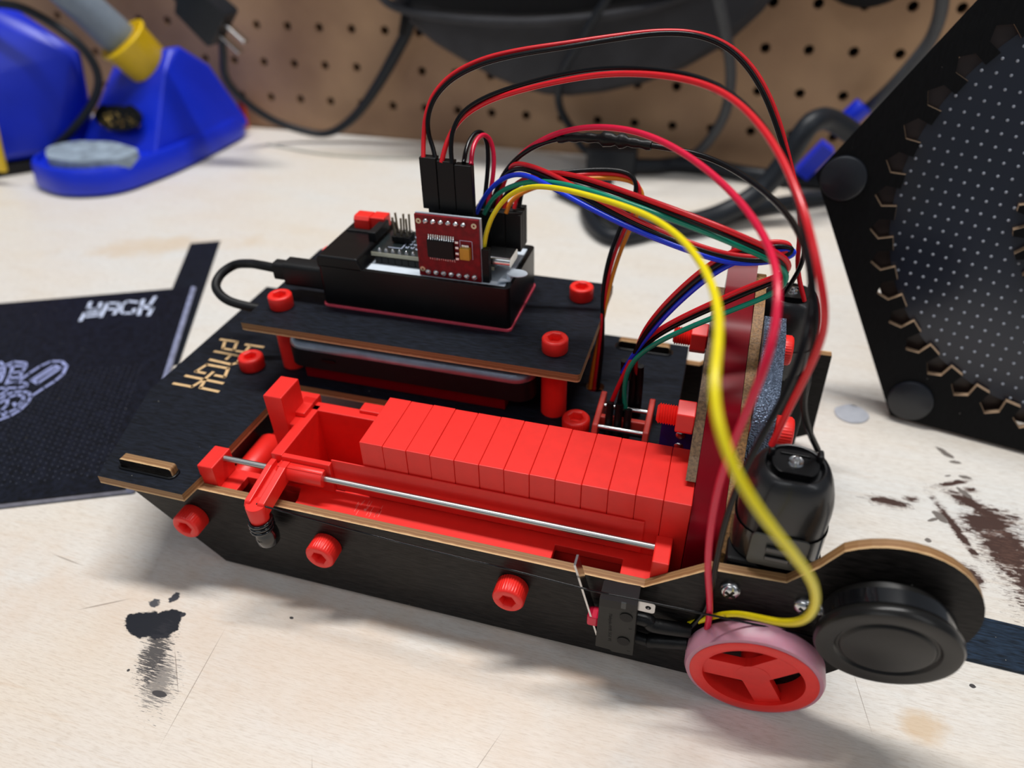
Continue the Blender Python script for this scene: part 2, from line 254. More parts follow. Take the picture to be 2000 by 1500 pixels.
WIRES = {
 'a_black': [(50.6,64.6,118.9),(49.6,66.0,122.0),(47.7,67.0,124.8),(47.5,67.1,129.5),(49.1,69.1,136.0),(54.5,71.5,141.4),(64.5,72.4,146.1),(75.7,72.2,149.0),(89.5,71.6,151.2),(104.0,72.0,154.3),(116.0,75.6,155.9),(125.7,77.1,155.7),(134.2,79.4,152.7),(140.8,79.3,147.5),(146.7,78.2,140.3),(150.8,76.6,133.2),(154.0,75.6,126.5),(158.1,74.3,119.0),(161.8,73.7,110.9),(164.8,74.2,104.5),(166.7,73.8,96.5),(166.6,74.6,90.8),(164.7,73.9,85.6),(163.1,73.4,80.6)],
 'a_red': [(47.0,63.5,118.9),(46.5,65.1,122.1),(46.6,66.9,125.2),(46.6,67.7,130.1),(48.5,70.4,136.8),(53.6,73.1,142.1),(63.9,74.2,147.1),(75.2,73.9,149.8),(89.0,73.9,151.8),(103.5,74.6,154.5),(115.7,78.7,155.8),(125.3,80.8,155.5),(134.7,83.3,152.5),(141.9,83.2,147.0),(147.8,82.0,139.7),(152.0,80.3,132.5),(155.3,79.0,125.4),(158.8,77.5,117.8),(162.1,76.3,109.9),(163.9,75.9,103.7),(164.4,76.0,96.9),(165.1,76.6,90.6),(166.9,75.4,85.1),(169.9,74.3,79.0)],
 'b_black': [(56.7,63.1,117.9),(55.9,64.3,122.3),(55.9,66.7,127.9),(58.8,69.0,133.1),(66.5,67.9,137.8),(79.8,68.3,142.3),(92.5,65.6,146.4),(103.3,61.5,149.4),(115.0,56.5,151.0),(126.0,50.6,151.5),(133.4,44.3,151.4),(139.9,36.7,150.0),(145.7,27.5,147.5),(149.8,17.5,144.8),(153.1,9.4,141.4),(155.5,0.9,137.9),(157.5,-3.2,133.4),(159.6,-8.6,127.3),(161.7,-10.4,119.2),(162.8,-10.7,113.4),(163.0,-8.0,105.0),(163.6,-5.5,96.2),(167.1,-3.3,87.6),(171.1,-0.2,79.9)],
 'b_red': [(53.1,63.3,117.9),(53.8,65.4,122.6),(55.8,67.8,127.2),(58.7,70.3,131.4),(67.9,68.3,137.0),(80.4,66.3,141.2),(93.1,63.4,145.1),(103.8,59.5,148.3),(115.5,53.6,150.3),(127.1,46.8,151.3),(134.9,39.9,151.1),(140.7,31.7,149.9),(146.0,22.1,148.1),(149.8,11.9,146.0),(152.9,4.3,143.3),(155.2,-3.4,140.8),(157.6,-7.9,136.7),(159.7,-12.9,131.9),(162.1,-13.6,125.9),(163.1,-13.5,121.3),(163.1,-12.3,114.5),(161.9,-12.0,106.9),(161.1,-6.9,94.5),(160.3,-2.6,81.1)],
 'd_crimson': [(67.9,73.7,100.3),(69.3,74.4,108.2),(72.4,73.7,115.2),(79.3,69.9,122.8),(88.3,65.8,129.0),(97.2,60.0,133.1),(105.6,53.7,136.0),(114.8,47.9,137.4),(122.2,42.3,137.3),(130.8,33.8,136.4),(137.6,24.7,135.4),(144.1,14.4,133.9),(148.9,3.8,132.6),(151.9,-6.3,130.8),(152.8,-16.1,130.4),(153.3,-21.7,124.7),(152.6,-26.4,120.7),(151.5,-26.5,110.9),(149.8,-26.6,101.4),(148.6,-26.5,91.1),(148.4,-25.8,81.1),(148.9,-25.9,69.8),(149.7,-25.6,58.9),(151.9,-23.8,47.8),(153.5,-21.3,37.9),(153.7,-19.5,26.6)],
 'c_black': [(66.2,73.2,100.3),(67.5,72.8,106.9),(71.1,72.3,113.9),(76.3,69.9,119.7),(83.2,67.6,125.0),(90.7,65.7,128.0),(96.7,62.8,129.4),(104.5,61.2,130.1),(111.9,60.8,130.0),(117.9,59.7,129.5),(125.1,59.2,129.4),(132.3,55.8,129.7),(139.4,51.6,129.0),(147.6,40.1,128.6),(153.9,28.0,128.2),(157.6,14.3,128.3),(159.1,0.0,128.6),(160.1,-6.8,125.3),(160.0,-14.4,121.4),(159.5,-16.8,114.3),(157.9,-19.6,107.1),(155.6,-20.9,98.0),(153.0,-22.5,88.6),(152.1,-22.1,76.9),(151.7,-21.2,65.5),(152.2,-19.8,52.9),(152.7,-18.0,40.8),(152.8,-17.5,33.8),(151.3,-16.9,27.5),(149.2,-18.3,24.9)],
 'yellow': [(66.7,61.2,91.3),(67.4,61.5,96.5),(69.3,62.7,102.4),(73.8,62.1,109.0),(79.5,60.1,113.4),(87.8,50.1,119.0),(97.8,39.4,123.1),(107.5,32.8,124.2),(116.6,26.2,125.5),(125.4,15.2,128.0),(132.3,3.1,129.8),(137.7,-12.9,132.2),(140.8,-28.9,135.6),(142.6,-39.7,136.0),(142.7,-50.6,137.0),(142.6,-56.1,135.0),(143.4,-61.1,133.3),(145.5,-63.7,129.1),(148.0,-65.7,125.5),(150.9,-66.0,121.4),(154.6,-66.4,117.0),(159.0,-63.6,109.5),(163.2,-60.6,102.5),(166.4,-55.9,93.1),(168.2,-51.8,83.3),(168.9,-45.0,70.8),(167.1,-37.7,59.9),(163.0,-30.2,51.1),(159.5,-22.8,41.9),(155.7,-19.6,35.8),(152.2,-17.3,28.4),(149.0,-16.9,25.1)],
 'f_red': [(69.8,74.3,100.3),(71.7,72.6,107.4),(76.6,68.6,112.1),(83.0,65.2,116.1),(88.9,60.9,119.1),(95.5,56.0,121.1),(105.4,51.3,121.1),(118.4,41.5,121.8),(130.0,33.2,122.5),(139.3,31.8,120.3),(147.2,30.1,118.4),(154.0,33.2,114.7),(157.9,35.8,111.4),(159.6,37.9,108.4),(159.0,39.3,105.4),(154.8,40.4,102.7),(149.4,40.6,99.1),(142.6,41.8,93.3),(134.7,42.5,87.2),(127.7,44.7,80.2),(123.0,47.5,73.2),(120.1,47.6,67.7),(117.9,45.7,59.5),(115.6,44.6,53.0),(114.6,44.9,47.9)],
 'f_black': [(68.4,73.6,99.9),(70.6,72.1,106.4),(76.2,68.9,110.9),(83.0,65.5,114.8),(89.6,61.4,117.8),(96.2,56.4,119.6),(105.5,51.5,119.7),(118.5,41.7,120.4),(130.2,33.4,121.0),(139.5,32.0,118.9),(147.4,30.3,116.9),(154.0,33.9,113.0),(157.8,37.0,109.7),(159.5,39.0,106.5),(158.8,40.2,103.3),(154.9,41.4,100.5),(149.7,41.6,96.9),(142.9,42.7,91.0),(134.9,43.4,85.0),(127.9,45.5,77.9),(123.1,48.4,70.9),(120.3,47.6,65.1),(118.4,45.7,57.6),(117.2,44.4,51.4),(117.1,45.0,47.1)],
 'f_green': [(63.9,71.3,98.7),(66.0,70.3,103.3),(69.9,68.5,107.9),(75.5,65.5,111.8),(81.5,62.0,115.0),(88.5,56.6,117.9),(96.6,51.2,119.5),(106.7,44.8,120.6),(118.9,39.4,119.8),(130.3,35.4,118.5),(139.8,31.1,117.6),(146.5,32.8,114.6),(153.3,34.5,111.5),(157.6,36.8,108.6),(159.7,38.1,105.2),(159.0,38.9,101.6),(155.7,39.1,98.0),(149.6,40.3,93.7),(142.0,40.3,88.3),(133.9,41.5,82.1),(126.9,42.9,75.8),(121.7,44.3,69.5),(118.7,45.6,62.4),(118.0,44.9,55.0),(119.7,44.5,47.1)],
 'g_red': [(66.6,74.3,99.9),(68.6,74.2,107.3),(71.7,72.8,114.4),(75.2,69.5,117.9),(80.7,64.9,119.2),(88.6,59.2,119.6),(96.1,53.5,119.3),(106.7,45.8,117.7),(117.8,39.9,115.8),(126.5,37.9,114.0),(135.0,35.9,112.2),(143.1,36.7,110.0),(151.1,38.5,109.2),(156.7,40.2,110.0),(159.4,41.6,111.6),(158.4,41.9,113.3),(154.1,40.4,113.9),(147.9,39.7,112.0),(142.5,38.6,109.5),(138.3,41.5,103.8),(132.2,42.1,96.2),(126.5,43.4,86.7),(122.1,45.1,77.2),(120.2,48.4,67.1),(121.1,52.3,56.6)],
 'g_black': [(65.1,73.9,99.9),(67.4,73.1,106.4),(71.3,71.8,113.3),(76.0,68.7,116.6),(81.2,64.1,117.9),(89.1,58.2,118.1),(96.4,52.5,117.9),(106.9,45.0,116.7),(118.0,39.3,114.9),(126.7,37.3,113.1),(135.1,35.3,111.4),(143.3,36.2,109.3),(151.2,38.0,108.5),(157.3,39.8,109.3),(160.0,41.3,111.0),(159.2,41.6,112.5),(154.5,39.8,112.9),(148.1,38.9,110.9),(142.7,37.8,108.2),(138.6,40.6,102.6),(132.4,41.2,94.9),(126.7,42.4,85.3),(122.1,43.9,75.7),(119.5,47.2,65.8),(119.1,50.6,55.3)],
 'g_blue': [(61.4,70.6,98.9),(63.5,70.5,103.8),(67.2,69.9,109.0),(72.3,67.7,113.5),(77.5,64.4,116.4),(83.0,59.4,117.9),(89.1,54.2,117.9),(96.5,48.8,117.3),(105.6,44.8,115.3),(115.1,40.1,113.8),(125.5,35.9,112.6),(133.9,35.5,110.5),(140.7,35.2,109.1),(146.8,36.7,107.8),(152.6,39.2,107.9),(158.2,40.5,109.0),(160.5,41.2,110.6),(159.8,41.7,111.6),(155.5,40.4,111.6),(149.1,39.9,109.2),(143.4,38.9,106.1),(139.8,40.3,101.8),(135.2,40.5,96.2),(128.8,43.1,86.2),(123.0,44.6,74.5),(119.5,46.8,66.1),(117.0,49.6,58.1)],
 'h_black': [(74.0,78.5,99.0),(73.6,81.1,104.2),(76.7,82.2,107.7),(82.6,83.5,109.7),(90.9,85.0,110.7),(102.4,87.4,111.8),(108.3,87.6,111.4),(111.6,86.4,109.4),(112.6,85.4,106.0),(110.6,83.8,100.6),(108.3,81.6,94.4),(105.6,78.6,85.7),(104.4,75.5,76.4),(105.4,73.0,67.7),(106.3,71.5,60.4),(106.9,69.1,51.2),(106.7,67.5,43.3),(106.7,66.0,37.9)],
 'h_red': [(72.4,77.7,98.6),(72.6,79.5,102.6),(76.2,80.9,106.3),(82.8,82.6,108.4),(91.1,84.2,109.7),(102.5,87.2,110.6),(109.2,88.0,109.9),(112.9,86.9,107.9),(113.9,85.7,104.2),(111.8,84.4,99.2),(109.6,82.5,93.4),(107.1,79.8,85.9),(105.6,76.4,77.0),(105.6,73.1,67.7),(105.6,70.8,59.7),(105.6,67.6,49.8),(105.3,66.5,42.6),(105.3,65.4,37.8)],
 'h_orange': [(70.5,74.2,98.2),(71.2,75.8,101.6),(74.0,76.2,104.4),(79.4,79.0,106.7),(88.1,82.3,108.4),(102.6,86.9,109.4),(109.6,88.3,108.4),(113.8,87.3,106.3),(114.8,86.1,102.7),(113.1,85.2,97.9),(110.9,83.3,92.2),(108.6,80.9,85.0),(106.9,77.7,76.5),(106.2,73.7,67.5),(105.6,71.3,60.4),(104.6,68.5,51.2),(104.0,66.1,42.6),(103.9,65.0,37.8)],
 'i_black': [(60.2,64.3,118.1),(59.3,68.3,120.1),(59.3,73.3,122.9),(60.3,77.4,124.3),(62.1,80.0,123.3),(63.5,79.3,119.1),(64.1,76.8,112.9),(64.0,73.7,106.2),(63.6,71.2,100.4)],
 'i_red': [(62.5,64.6,117.6),(61.1,68.9,120.1),(61.2,73.7,122.7),(62.5,77.8,123.8),(64.4,79.4,121.6),(66.0,78.3,116.8),(66.3,75.8,110.8),(65.4,73.0,104.8),(64.8,71.5,100.3)],
}
DECK_LOGO = [[(-46.1,57.5),(-38.6,57.7),(-36.4,52.0),(-41.4,52.0),(-43.3,56.1)],[(-43.3,49.3),(-31.2,49.0),(-30.0,44.8),(-31.6,43.1),(-41.6,43.8)],[(-35.6,45.8),(-35.6,48.2)],[(-38.1,35.4),(-42.1,35.5),(-40.8,40.6),(-31.3,40.5),(-29.3,35.2),(-33.4,35.3)],[(-44.2,32.1),(-27.7,31.6)],[(-35.5,36.8),(-35.8,32.1),(-37.5,26.7),(-45.5,26.7)],[(-35.4,31.9),(-34.1,27.0),(-26.3,26.7)],[(-34.1,56.8),(-26.3,57.0)],[(-31.9,56.4),(-31.5,52.8)],[(-35.0,51.8),(-27.7,51.9)]]
BOOK_LOGO = [[(-177.2,116.9),(-173.8,111.0)],[(-174.2,111.4),(-170.9,111.2),(-168.4,112.9)],[(-171.4,117.9),(-166.7,110.3),(-169.9,111.5)],[(-168.5,99.7),(-172.0,106.8),(-165.1,109.2),(-163.0,106.7),(-168.4,103.8)],[(-160.9,105.7),(-167.4,118.4),(-162.1,119.9),(-159.1,117.5),(-155.9,109.6)],[(-162.6,113.4),(-158.2,114.1)],[(-152.5,123.4),(-158.4,123.0),(-158.7,119.2),(-154.9,113.4),(-151.6,111.7),(-147.2,113.4),(-149.2,117.0)],[(-151.2,126.5),(-142.9,112.5)],[(-146.9,130.8),(-144.1,122.5),(-147.3,119.6)],[(-140.5,120.3),(-137.6,113.4)],[(-146.8,119.7),(-140.1,119.4)]]
BOOK_ART = [[(-157.1,47.3),(-157.4,54.4),(-156.9,60.8),(-154.9,65.4),(-150.1,66.7),(-144.7,64.1),(-141.4,58.1),(-141.0,52.7),(-141.8,47.1),(-142.5,40.6)],[(-152.3,50.7),(-151.0,62.9),(-146.3,61.9),(-147.4,49.1),(-152.3,50.7)],[(-150.5,51.2),(-148.9,61.2)],[(-142.5,23.4),(-140.3,26.7),(-139.4,31.3),(-140.4,36.5),(-142.4,40.1),(-145.7,42.3),(-149.2,42.4),(-152.7,40.9),(-154.4,38.4),(-154.6,35.2)],[(-146.9,27.8),(-143.1,28.3),(-141.6,31.7),(-142.9,36.4),(-146.1,39.6),(-149.6,39.7),(-151.8,37.0),(-152.1,32.8)],[(-146.2,34.4),(-142.7,32.4),(-143.9,37.1)],[(-142.9,26.0),(-147.1,28.7),(-148.0,32.5),(-152.1,36.9)],[(-173.8,56.8),(-172.2,60.4),(-166.1,61.2),(-163.5,59.0),(-161.4,54.4),(-157.9,49.2),(-157.8,47.6)],[(-171.5,56.9),(-165.1,58.6)],[(-169.6,57.4),(-165.0,51.2),(-161.7,46.0)],[(-165.7,52.7),(-161.9,54.9)],[(-163.4,48.8),(-159.6,51.0)],[(-158.3,42.6),(-153.7,43.9),(-150.6,45.8),(-151.9,47.6),(-154.6,47.9),(-159.0,47.3),(-161.4,45.0)],[(-178.4,58.5),(-173.7,56.3),(-168.5,50.8),(-165.2,45.6)],[(-174.7,54.8),(-172.2,53.2),(-169.2,49.5)],[(-161.3,41.8),(-158.4,42.0),(-156.5,40.4),(-157.1,37.7)]]
# ------------------------------------------------------------------ mesh helpers
def new_obj(name, verts, faces, mats, parent=None, smooth=None, bevel=0, fmat=None, uvs=None, seg=2):
    me = bpy.data.meshes.new(name)
    me.from_pydata([tuple(c * S for c in v) for v in verts], [], faces)
    if not isinstance(mats, (list, tuple)): mats = [mats]
    for m in mats: me.materials.append(m)
    if fmat:
        for p, k in zip(me.polygons, fmat): p.material_index = k
    if uvs:
        ul = me.uv_layers.new(name='UVMap')
        for p in me.polygons:
            for li in p.loop_indices: ul.data[li].uv = uvs[me.loops[li].vertex_index] if isinstance(uvs, list) else uvs(me.loops[li].vertex_index, p.index)
    me.update()
    bm = bmesh.new(); bm.from_mesh(me); bmesh.ops.recalc_face_normals(bm, faces=bm.faces)
    if smooth is not None:
        for f in bm.faces: f.smooth = True
        for e in bm.edges:
            if len(e.link_faces) == 2 and e.calc_face_angle(0) > math.radians(smooth): e.smooth = False
    bm.to_mesh(me); bm.free()
    o = bpy.data.objects.new(name, me); COL.objects.link(o)
    if parent is not None: o.parent = parent
    if bevel:
        md = o.modifiers.new('bevel', 'BEVEL'); md.width = bevel * S; md.segments = seg; md.limit_method = 'ANGLE'; md.angle_limit = math.radians(40)
        md.harden_normals = False
    return o
class MB:
    def __init__(s): s.v = []; s.f = []; s.m = []
    def add(s, v, f, k=0):
        b = len(s.v); s.v += [tuple(x) for x in v]; s.f += [tuple(b + i for i in q) for q in f]; s.m += [k] * len(f)
    def box(s, x0, x1, y0, y1, z0, z1, k=0):
        v = [(x, y, z) for z in (z0, z1) for y in (y0, y1) for x in (x0, x1)]
        s.add(v, [(0, 2, 3, 1), (4, 5, 7, 6), (0, 1, 5, 4), (2, 6, 7, 3), (0, 4, 6, 2), (1, 3, 7, 5)], k)
    def prism(s, poly, axis, lo, hi, k=0, ks=None, holes=()):
        # poly in the plane square to axis: x:(y,z) y:(x,z) z:(x,y)
        def P(a, b, c): return (c, a, b) if axis == 'x' else (a, c, b) if axis == 'y' else (a, b, c)
        loops = [list(poly)] + [list(h) for h in holes]
        flat = [p for l in loops for p in l]
        tris = tessellate_polygon([[Vector((a, b, 0)) for a, b in l] for l in loops]) if (holes or len(poly) > 4) else [tuple(range(len(poly)))]
        n = len(flat); b = len(s.v)
        s.v += [P(a, c, lo) for a, c in flat] + [P(a, c, hi) for a, c in flat]
        for t in tris:
            s.f.append(tuple(b + i for i in t)); s.m.append(k)
            s.f.append(tuple(b + n + i for i in reversed(t))); s.m.append(k)
        o = 0
        for l in loops:
            m = len(l)
            for i in range(m):
                j = (i + 1) % m
                s.f.append((b + o + i, b + o + j, b + n + o + j, b + n + o + i)); s.m.append(k if ks is None else ks)
            o += m
    def tube(s, pts, r, n=10, k=0, closed=False, cap=True):
        pts = [Vector(p) for p in pts]; N = len(pts); rs = r if isinstance(r, (list, tuple)) else [r] * N
        T = []
        for i in range(N):
            a = pts[i - 1] if (i > 0 or closed) else pts[i]; c = pts[(i + 1) % N] if (i < N - 1 or closed) else pts[i]
            T.append((c - a).normalized())
        u = T[0].orthogonal().normalized(); rings = []
        for i in range(N):
            u = (u - T[i] * u.dot(T[i])).normalized(); w_ = T[i].cross(u)
            rings.append([pts[i] + (u * math.cos(2 * math.pi * j / n) + w_ * math.sin(2 * math.pi * j / n)) * rs[i] for j in range(n)])
        b = len(s.v)
        for rg in rings: s.v += [tuple(p) for p in rg]
        for i in range(N if closed else N - 1):
            i2 = (i + 1) % N
            for j in range(n):
                j2 = (j + 1) % n
                s.f.append((b + i * n + j, b + i * n + j2, b + i2 * n + j2, b + i2 * n + j)); s.m.append(k)
        if cap and not closed:
            s.f.append(tuple(b + j for j in range(n))[::-1]); s.m.append(k)
            s.f.append(tuple(b + (N - 1) * n + j for j in range(n))); s.m.append(k)
    def lathe(s, prof, c, axis='z', n=40, k=0):
        # prof: (radius, distance along axis); c: centre
        b = len(s.v); c = Vector(c)
        ax = {'x': Vector((1, 0, 0)), 'y': Vector((0, 1, 0)), 'z': Vector((0, 0, 1))}[axis] if isinstance(axis, str) else Vector(axis).normalized()
        u = ax.orthogonal().normalized() if not isinstance(axis, str) else {'x': Vector((0, 1, 0)), 'y': Vector((1, 0, 0)), 'z': Vector((1, 0, 0))}[axis]
        w_ = ax.cross(u); rings = []
        for r, h in prof:
            if r < 1e-6: rings.append([len(s.v)]); s.v.append(tuple(c + ax * h)); continue
            rings.append(list(range(len(s.v), len(s.v) + n)))
            s.v += [tuple(c + ax * h + (u * math.cos(2 * math.pi * j / n) + w_ * math.sin(2 * math.pi * j / n)) * r) for j in range(n)]
        for A, B in zip(rings, rings[1:]):
            if len(A) == 1 and len(B) == 1: continue
            for j in range(n):
                j2 = (j + 1) % n
                if len(A) == 1: q = (A[0], B[j2], B[j])
                elif len(B) == 1: q = (A[j], A[j2], B[0])
                else: q = (A[j], A[j2], B[j2], B[j])
                s.f.append(q); s.m.append(k)
        for R_, fl in ((rings[0], True), (rings[-1], False)):
            if len(R_) > 1 and prof[0] != prof[-1]:
                s.f.append(tuple(R_[::-1] if fl else R_)); s.m.append(k)
    def build(s, name, mats, parent=None, smooth=None, bevel=0, seg=2):
        return new_obj(name, s.v, s.f, mats, parent, smooth, bevel, s.m, seg=seg)
def spline(pts, step=6):
    P = [Vector(p) for p in pts]; out = []
    for i in range(len(P) - 1):
        p0 = P[i - 1] if i else P[i] * 2 - P[i + 1]; p1, p2 = P[i], P[i + 1]
        p3 = P[i + 2] if i + 2 < len(P) else P[i + 1] * 2 - P[i]
        for k in range(step):
            t = k / step
            out.append(0.5 * ((2 * p1) + (p2 - p0) * t + (2 * p0 - 5 * p1 + 4 * p2 - p3) * t * t + (3 * p1 - p0 - 3 * p2 + p3) * t ** 3))
    out.append(P[-1]); return out
def smooth_pts(pts, k=1):
    P = [Vector(p) for p in pts]
    for _ in range(k):
        P = [P[0]] + [(P[i - 1] + P[i] * 2 + P[i + 1]) / 4 for i in range(1, len(P) - 1)] + [P[-1]]
    return P
def tag(o, label, cat, group=None):
    o['label'] = label; o['category'] = cat
    if group: o['group'] = group
    return o
def thing(name, label, cat, group=None, loc=(0, 0, 0)):
    o = bpy.data.objects.new(name, None); COL.objects.link(o); o.empty_display_size = 0.01
    return tag(o, label, cat, group)
def struct(o): o['kind'] = 'structure'; return o
def hexa(r, a0=0.0): return [(r * math.cos(a0 + i * math.pi / 3), r * math.sin(a0 + i * math.pi / 3)) for i in range(6)]
def circ(cx, cy, r, n=24): return [(cx + r * math.cos(2 * math.pi * i / n), cy + r * math.sin(2 * math.pi * i / n)) for i in range(n)]
def ply_plate(name, poly, axis, lo, hi, face, parent, holes=(), flip=False, edge=None):
    mb = MB(); mb.prism(poly, axis, lo, hi, 0, 1, holes)
    ai = 'xyz'.index(axis)
    uv = [(0, ((v[ai] - lo) / (hi - lo)) if not flip else 1 - (v[ai] - lo) / (hi - lo)) for v in mb.v]
    return new_obj(name, mb.v, mb.f, [face, edge or EDGE], parent, None, 0, mb.m, uv)
def rrect(x0, x1, y0, y1, r, n=5):
    out = []
    for cx, cy, a in ((x1 - r, y1 - r, 0), (x0 + r, y1 - r, 90), (x0 + r, y0 + r, 180), (x1 - r, y0 + r, 270)):
        out += [(cx + r * math.cos(math.radians(a + 90 * i / n)), cy + r * math.sin(math.radians(a + 90 * i / n))) for i in range(n + 1)]
    return out
def basis(o, origin, ax):
    # turns a mesh built along +z at the origin to point along ax from origin (millimetres)
    q = Vector((0, 0, 1)).rotation_difference(Vector(ax).normalized())
    o.matrix_local = Matrix.Translation(Vector(origin) * S) @ q.to_matrix().to_4x4()
    return o

# ------------------------------------------------------------------ setting
PZ = 28.07; PX0, PY, PZ0 = -241.9, 414.4, 25.9
def pegboard():
    mb = MB(); n = 12; r = 3.4
    i0, i1, j1 = -14, 32, 13
    for i in range(i0, i1):
        for j in range(0, j1):
            cx, cz = PX0 + i * PZ, PZ0 + j * PZ
            h = PZ / 2; b = len(mb.v)
            sq = []
            for k in range(n):
                a = 2 * math.pi * (k + 0.5) / n; c_, s_ = math.cos(a), math.sin(a); q = h / max(abs(c_), abs(s_))
                sq.append((cx + c_ * q, PY, cz + s_ * q))
            ci = [(cx + r * math.cos(2 * math.pi * (k + .5) / n), PY, cz + r * math.sin(2 * math.pi * (k + .5) / n)) for k in range(n)]
            bk = [(a_, PY + 5, c2) for a_, _, c2 in ci]
            co = [(cx + h * sx, PY, cz + h * sz) for sx, sz in ((1, 1), (-1, 1), (-1, -1), (1, -1))]
            mb.v += sq + ci + bk + co
            for k in range(n):
                k2 = (k + 1) % n
                mb.f.append((b + k, b + k2, b + n + k2, b + n + k)); mb.m.append(0)
                mb.f.append((b + n + k, b + n + k2, b + 2 * n + k2, b + 2 * n + k)); mb.m.append(0)
            for q, (ka, kb) in enumerate(((1, 0), (4, 3), (7, 6), (10, 9))):
                mb.f.append((b + kb, b + ka, b + 3 * n + q)); mb.m.append(0)
    x0, x1 = PX0 + (i0 - .5) * PZ, PX0 + (i1 - .5) * PZ; zb = PZ0 - PZ / 2
    mb.add([(x0, PY, -60), (x1, PY, -60), (x1, PY, zb), (x0, PY, zb)], [(0, 1, 2, 3)])
    o = mb.build('wall_back', PEG, None)
    struct(o)
    m2 = MB(); m2.box(x0, x1, PY + 9, PY + 30, -60, PZ0 + 12.5 * PZ); struct(m2.build('trim_1', BAGB, None))
pegboard()
mb = MB(); mb.box(-900, 900, -500, 412.5, -38, 0)
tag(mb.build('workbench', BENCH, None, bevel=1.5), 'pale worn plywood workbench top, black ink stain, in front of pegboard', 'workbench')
# ------------------------------------------------------------------ the wheeled machine
bot = thing('domino_robot', 'black plywood and red plastic wheeled machine loaded with red dominoes', 'robot')
YF0, YF1 = -16.5, -13.5                     # near side panel
YB0, YB1 = 93.0, 96.0                       # far side panel
def lobe(cx, cz, r, a0, a1, n=22): return [(cx + r * math.cos(math.radians(a0 + (a1 - a0) * i / n)), cz + r * math.sin(math.radians(a0 + (a1 - a0) * i / n))) for i in range(n + 1)]
side = [(-34, 35.7), (-34, 30), (-4.6, 1.7), (170, 1.7), (181, 10), (189, 20)] + lobe(193, 47.5, 21, -55, 128) + [(176, 57), (169.9, 49.2), (151.5, 48.2), (135.6, 35.7)]
ply_plate('side_panel', side, 'y', YF0, YF1, PLY_SIDE, bot)
far = [(-34, 35.7), (-34, 30), (-4.6, 1.7), (170, 1.7), (187, 12), (186, 48.2), (151.5, 48.2), (146, 40), (141, 35.7)]
ply_plate('side_panel', far, 'y', YB0, YB1, PLY_SIDE, bot, flip=True)
# tabs of the side panels that stand through the deck
for (x0, x1, y0, y1) in ((-33.0, -13.6, YF0, YF1), (109.5, 129, YB0, YB1)):
    t = ply_plate('panel_tab', rrect(x0, x1, 35.7, 42.0, 0.9), 'y', y0, y1, PLY_SIDE, bot)
    t['label'] = 'brown plywood tab standing through the deck'
    gz = MB(); gz.tube([(a, b, 38.75) for a, b in rrect(x0 - .6, x1 + .6, y0 - .8, y1 + .2, 1.6, 4)], 0.55, 8, closed=True); gz.build('slot_lip', BLK, t, smooth=60)
deck = [(-37.4, -22.3), (-6, -22.3), (-5.2, -13.6), (-4.0, 24), (-4.0, 38), (110, 38), (110, 26), (136, 26), (136, 101), (-51.5, 101), (-51.5, 21)]
holes = [rrect(-34.2, -12.6, -17.6, -13.2, 1.8), rrect(108, 130.4, 92.3, 97.1, 2), rrect(102.5, 109, 62.5, 68.5, 2.5)]
ply_plate('deck', deck, 'z', 35.7, 38.7, PLY, bot, holes)
# logo burnt through the stain of the deck
mb = MB()
for st in DECK_LOGO:
    P = [Vector((a, b, 0)) for a, b in st]; hw = 0.62
    for a, b in zip(P, P[1:]):
        d = (b - a).normalized(); n_ = Vector((-d.y, d.x, 0)) * hw; a2, b2 = a - d * hw * 0.6, b + d * hw * 0.6
        mb.prism([tuple((a2 - n_).xy), tuple((b2 - n_).xy), tuple((b2 + n_).xy), tuple((a2 + n_).xy)], 'z', 38.66, 38.74)
mb.build('deck_logo', WOOD_LOGO, bot)

def screw_head(name, c, ax, r=4.4, h=5.0, parent=bot, knurl=True):
    # socket head: knurled drum with a hexagonal recess
    mb = MB(); n = 144 if knurl else 36
    def ring(rr, z, kn=False): return [((rr + (0.16 if (kn and knurl and j % 2) else 0)) * math.cos(2 * math.pi * j / n), (rr + (0.2 if (kn and knurl and j % 4 < 2) else 0)) * math.sin(2 * math.pi * j / n), z) for j in range(n)]
    hx = []
    for j in range(n):
        a = 2 * math.pi * j / n; q = (a % (math.pi / 3)) - math.pi / 6
        hx.append((2.2 / math.cos(q) * math.cos(a), 2.2 / math.cos(q) * math.sin(a)))
    rings = [ring(r - .15, 0), ring(r, 0.25, True), ring(r, h - 0.7, True), ring(r - 0.08, h - 0.45), ring(r - 0.35, h - 0.1), ring(r - 0.7, h), [(a * 1.06, b * 1.06, h) for a, b in hx], [(a, b, h - 0.15) for a, b in hx], [(a, b, h - 2.6) for a, b in hx]]
    b0 = len(mb.v)
    for rg in rings: mb.v += rg
    for i in range(len(rings) - 1):
        for j in range(n):
            k = (j + 1) % n
            mb.f.append((b0 + i * n + j, b0 + i * n + k, b0 + (i + 1) * n + k, b0 + (i + 1) * n + j)); mb.m.append(0)
    mb.f.append(tuple(b0 + j for j in range(n))[::-1]); mb.m.append(0)
    mb.f.append(tuple(b0 + (len(rings) - 1) * n + j for j in range(n))); mb.m.append(0)
    o = mb.build(name, RED, parent, smooth=50)
    return basis(o, c, ax)
for (x, z) in ((-9.8, 23.0), (38.3, 23.6), (98.5, 24.2)):
    screw_head('bolt', (x, YF0, z), (0, -1, 0), 4.6, 6.2)
    screw_head('bolt', (x, YB1, z), (0, 1, 0), 4.6, 6.2)
    mb = MB(); mb.lathe([(4.6, YF1), (4.6, YB0)], (x, 0, z), 'y', 28); mb.build('spacer_tube', RED, bot, smooth=40)
for (x, y) in ((-22.7, 44), (104.0, 40.5)):
    screw_head('bolt', (x, y, 38.7), (0, 0, 1), 4.5, 5.2)
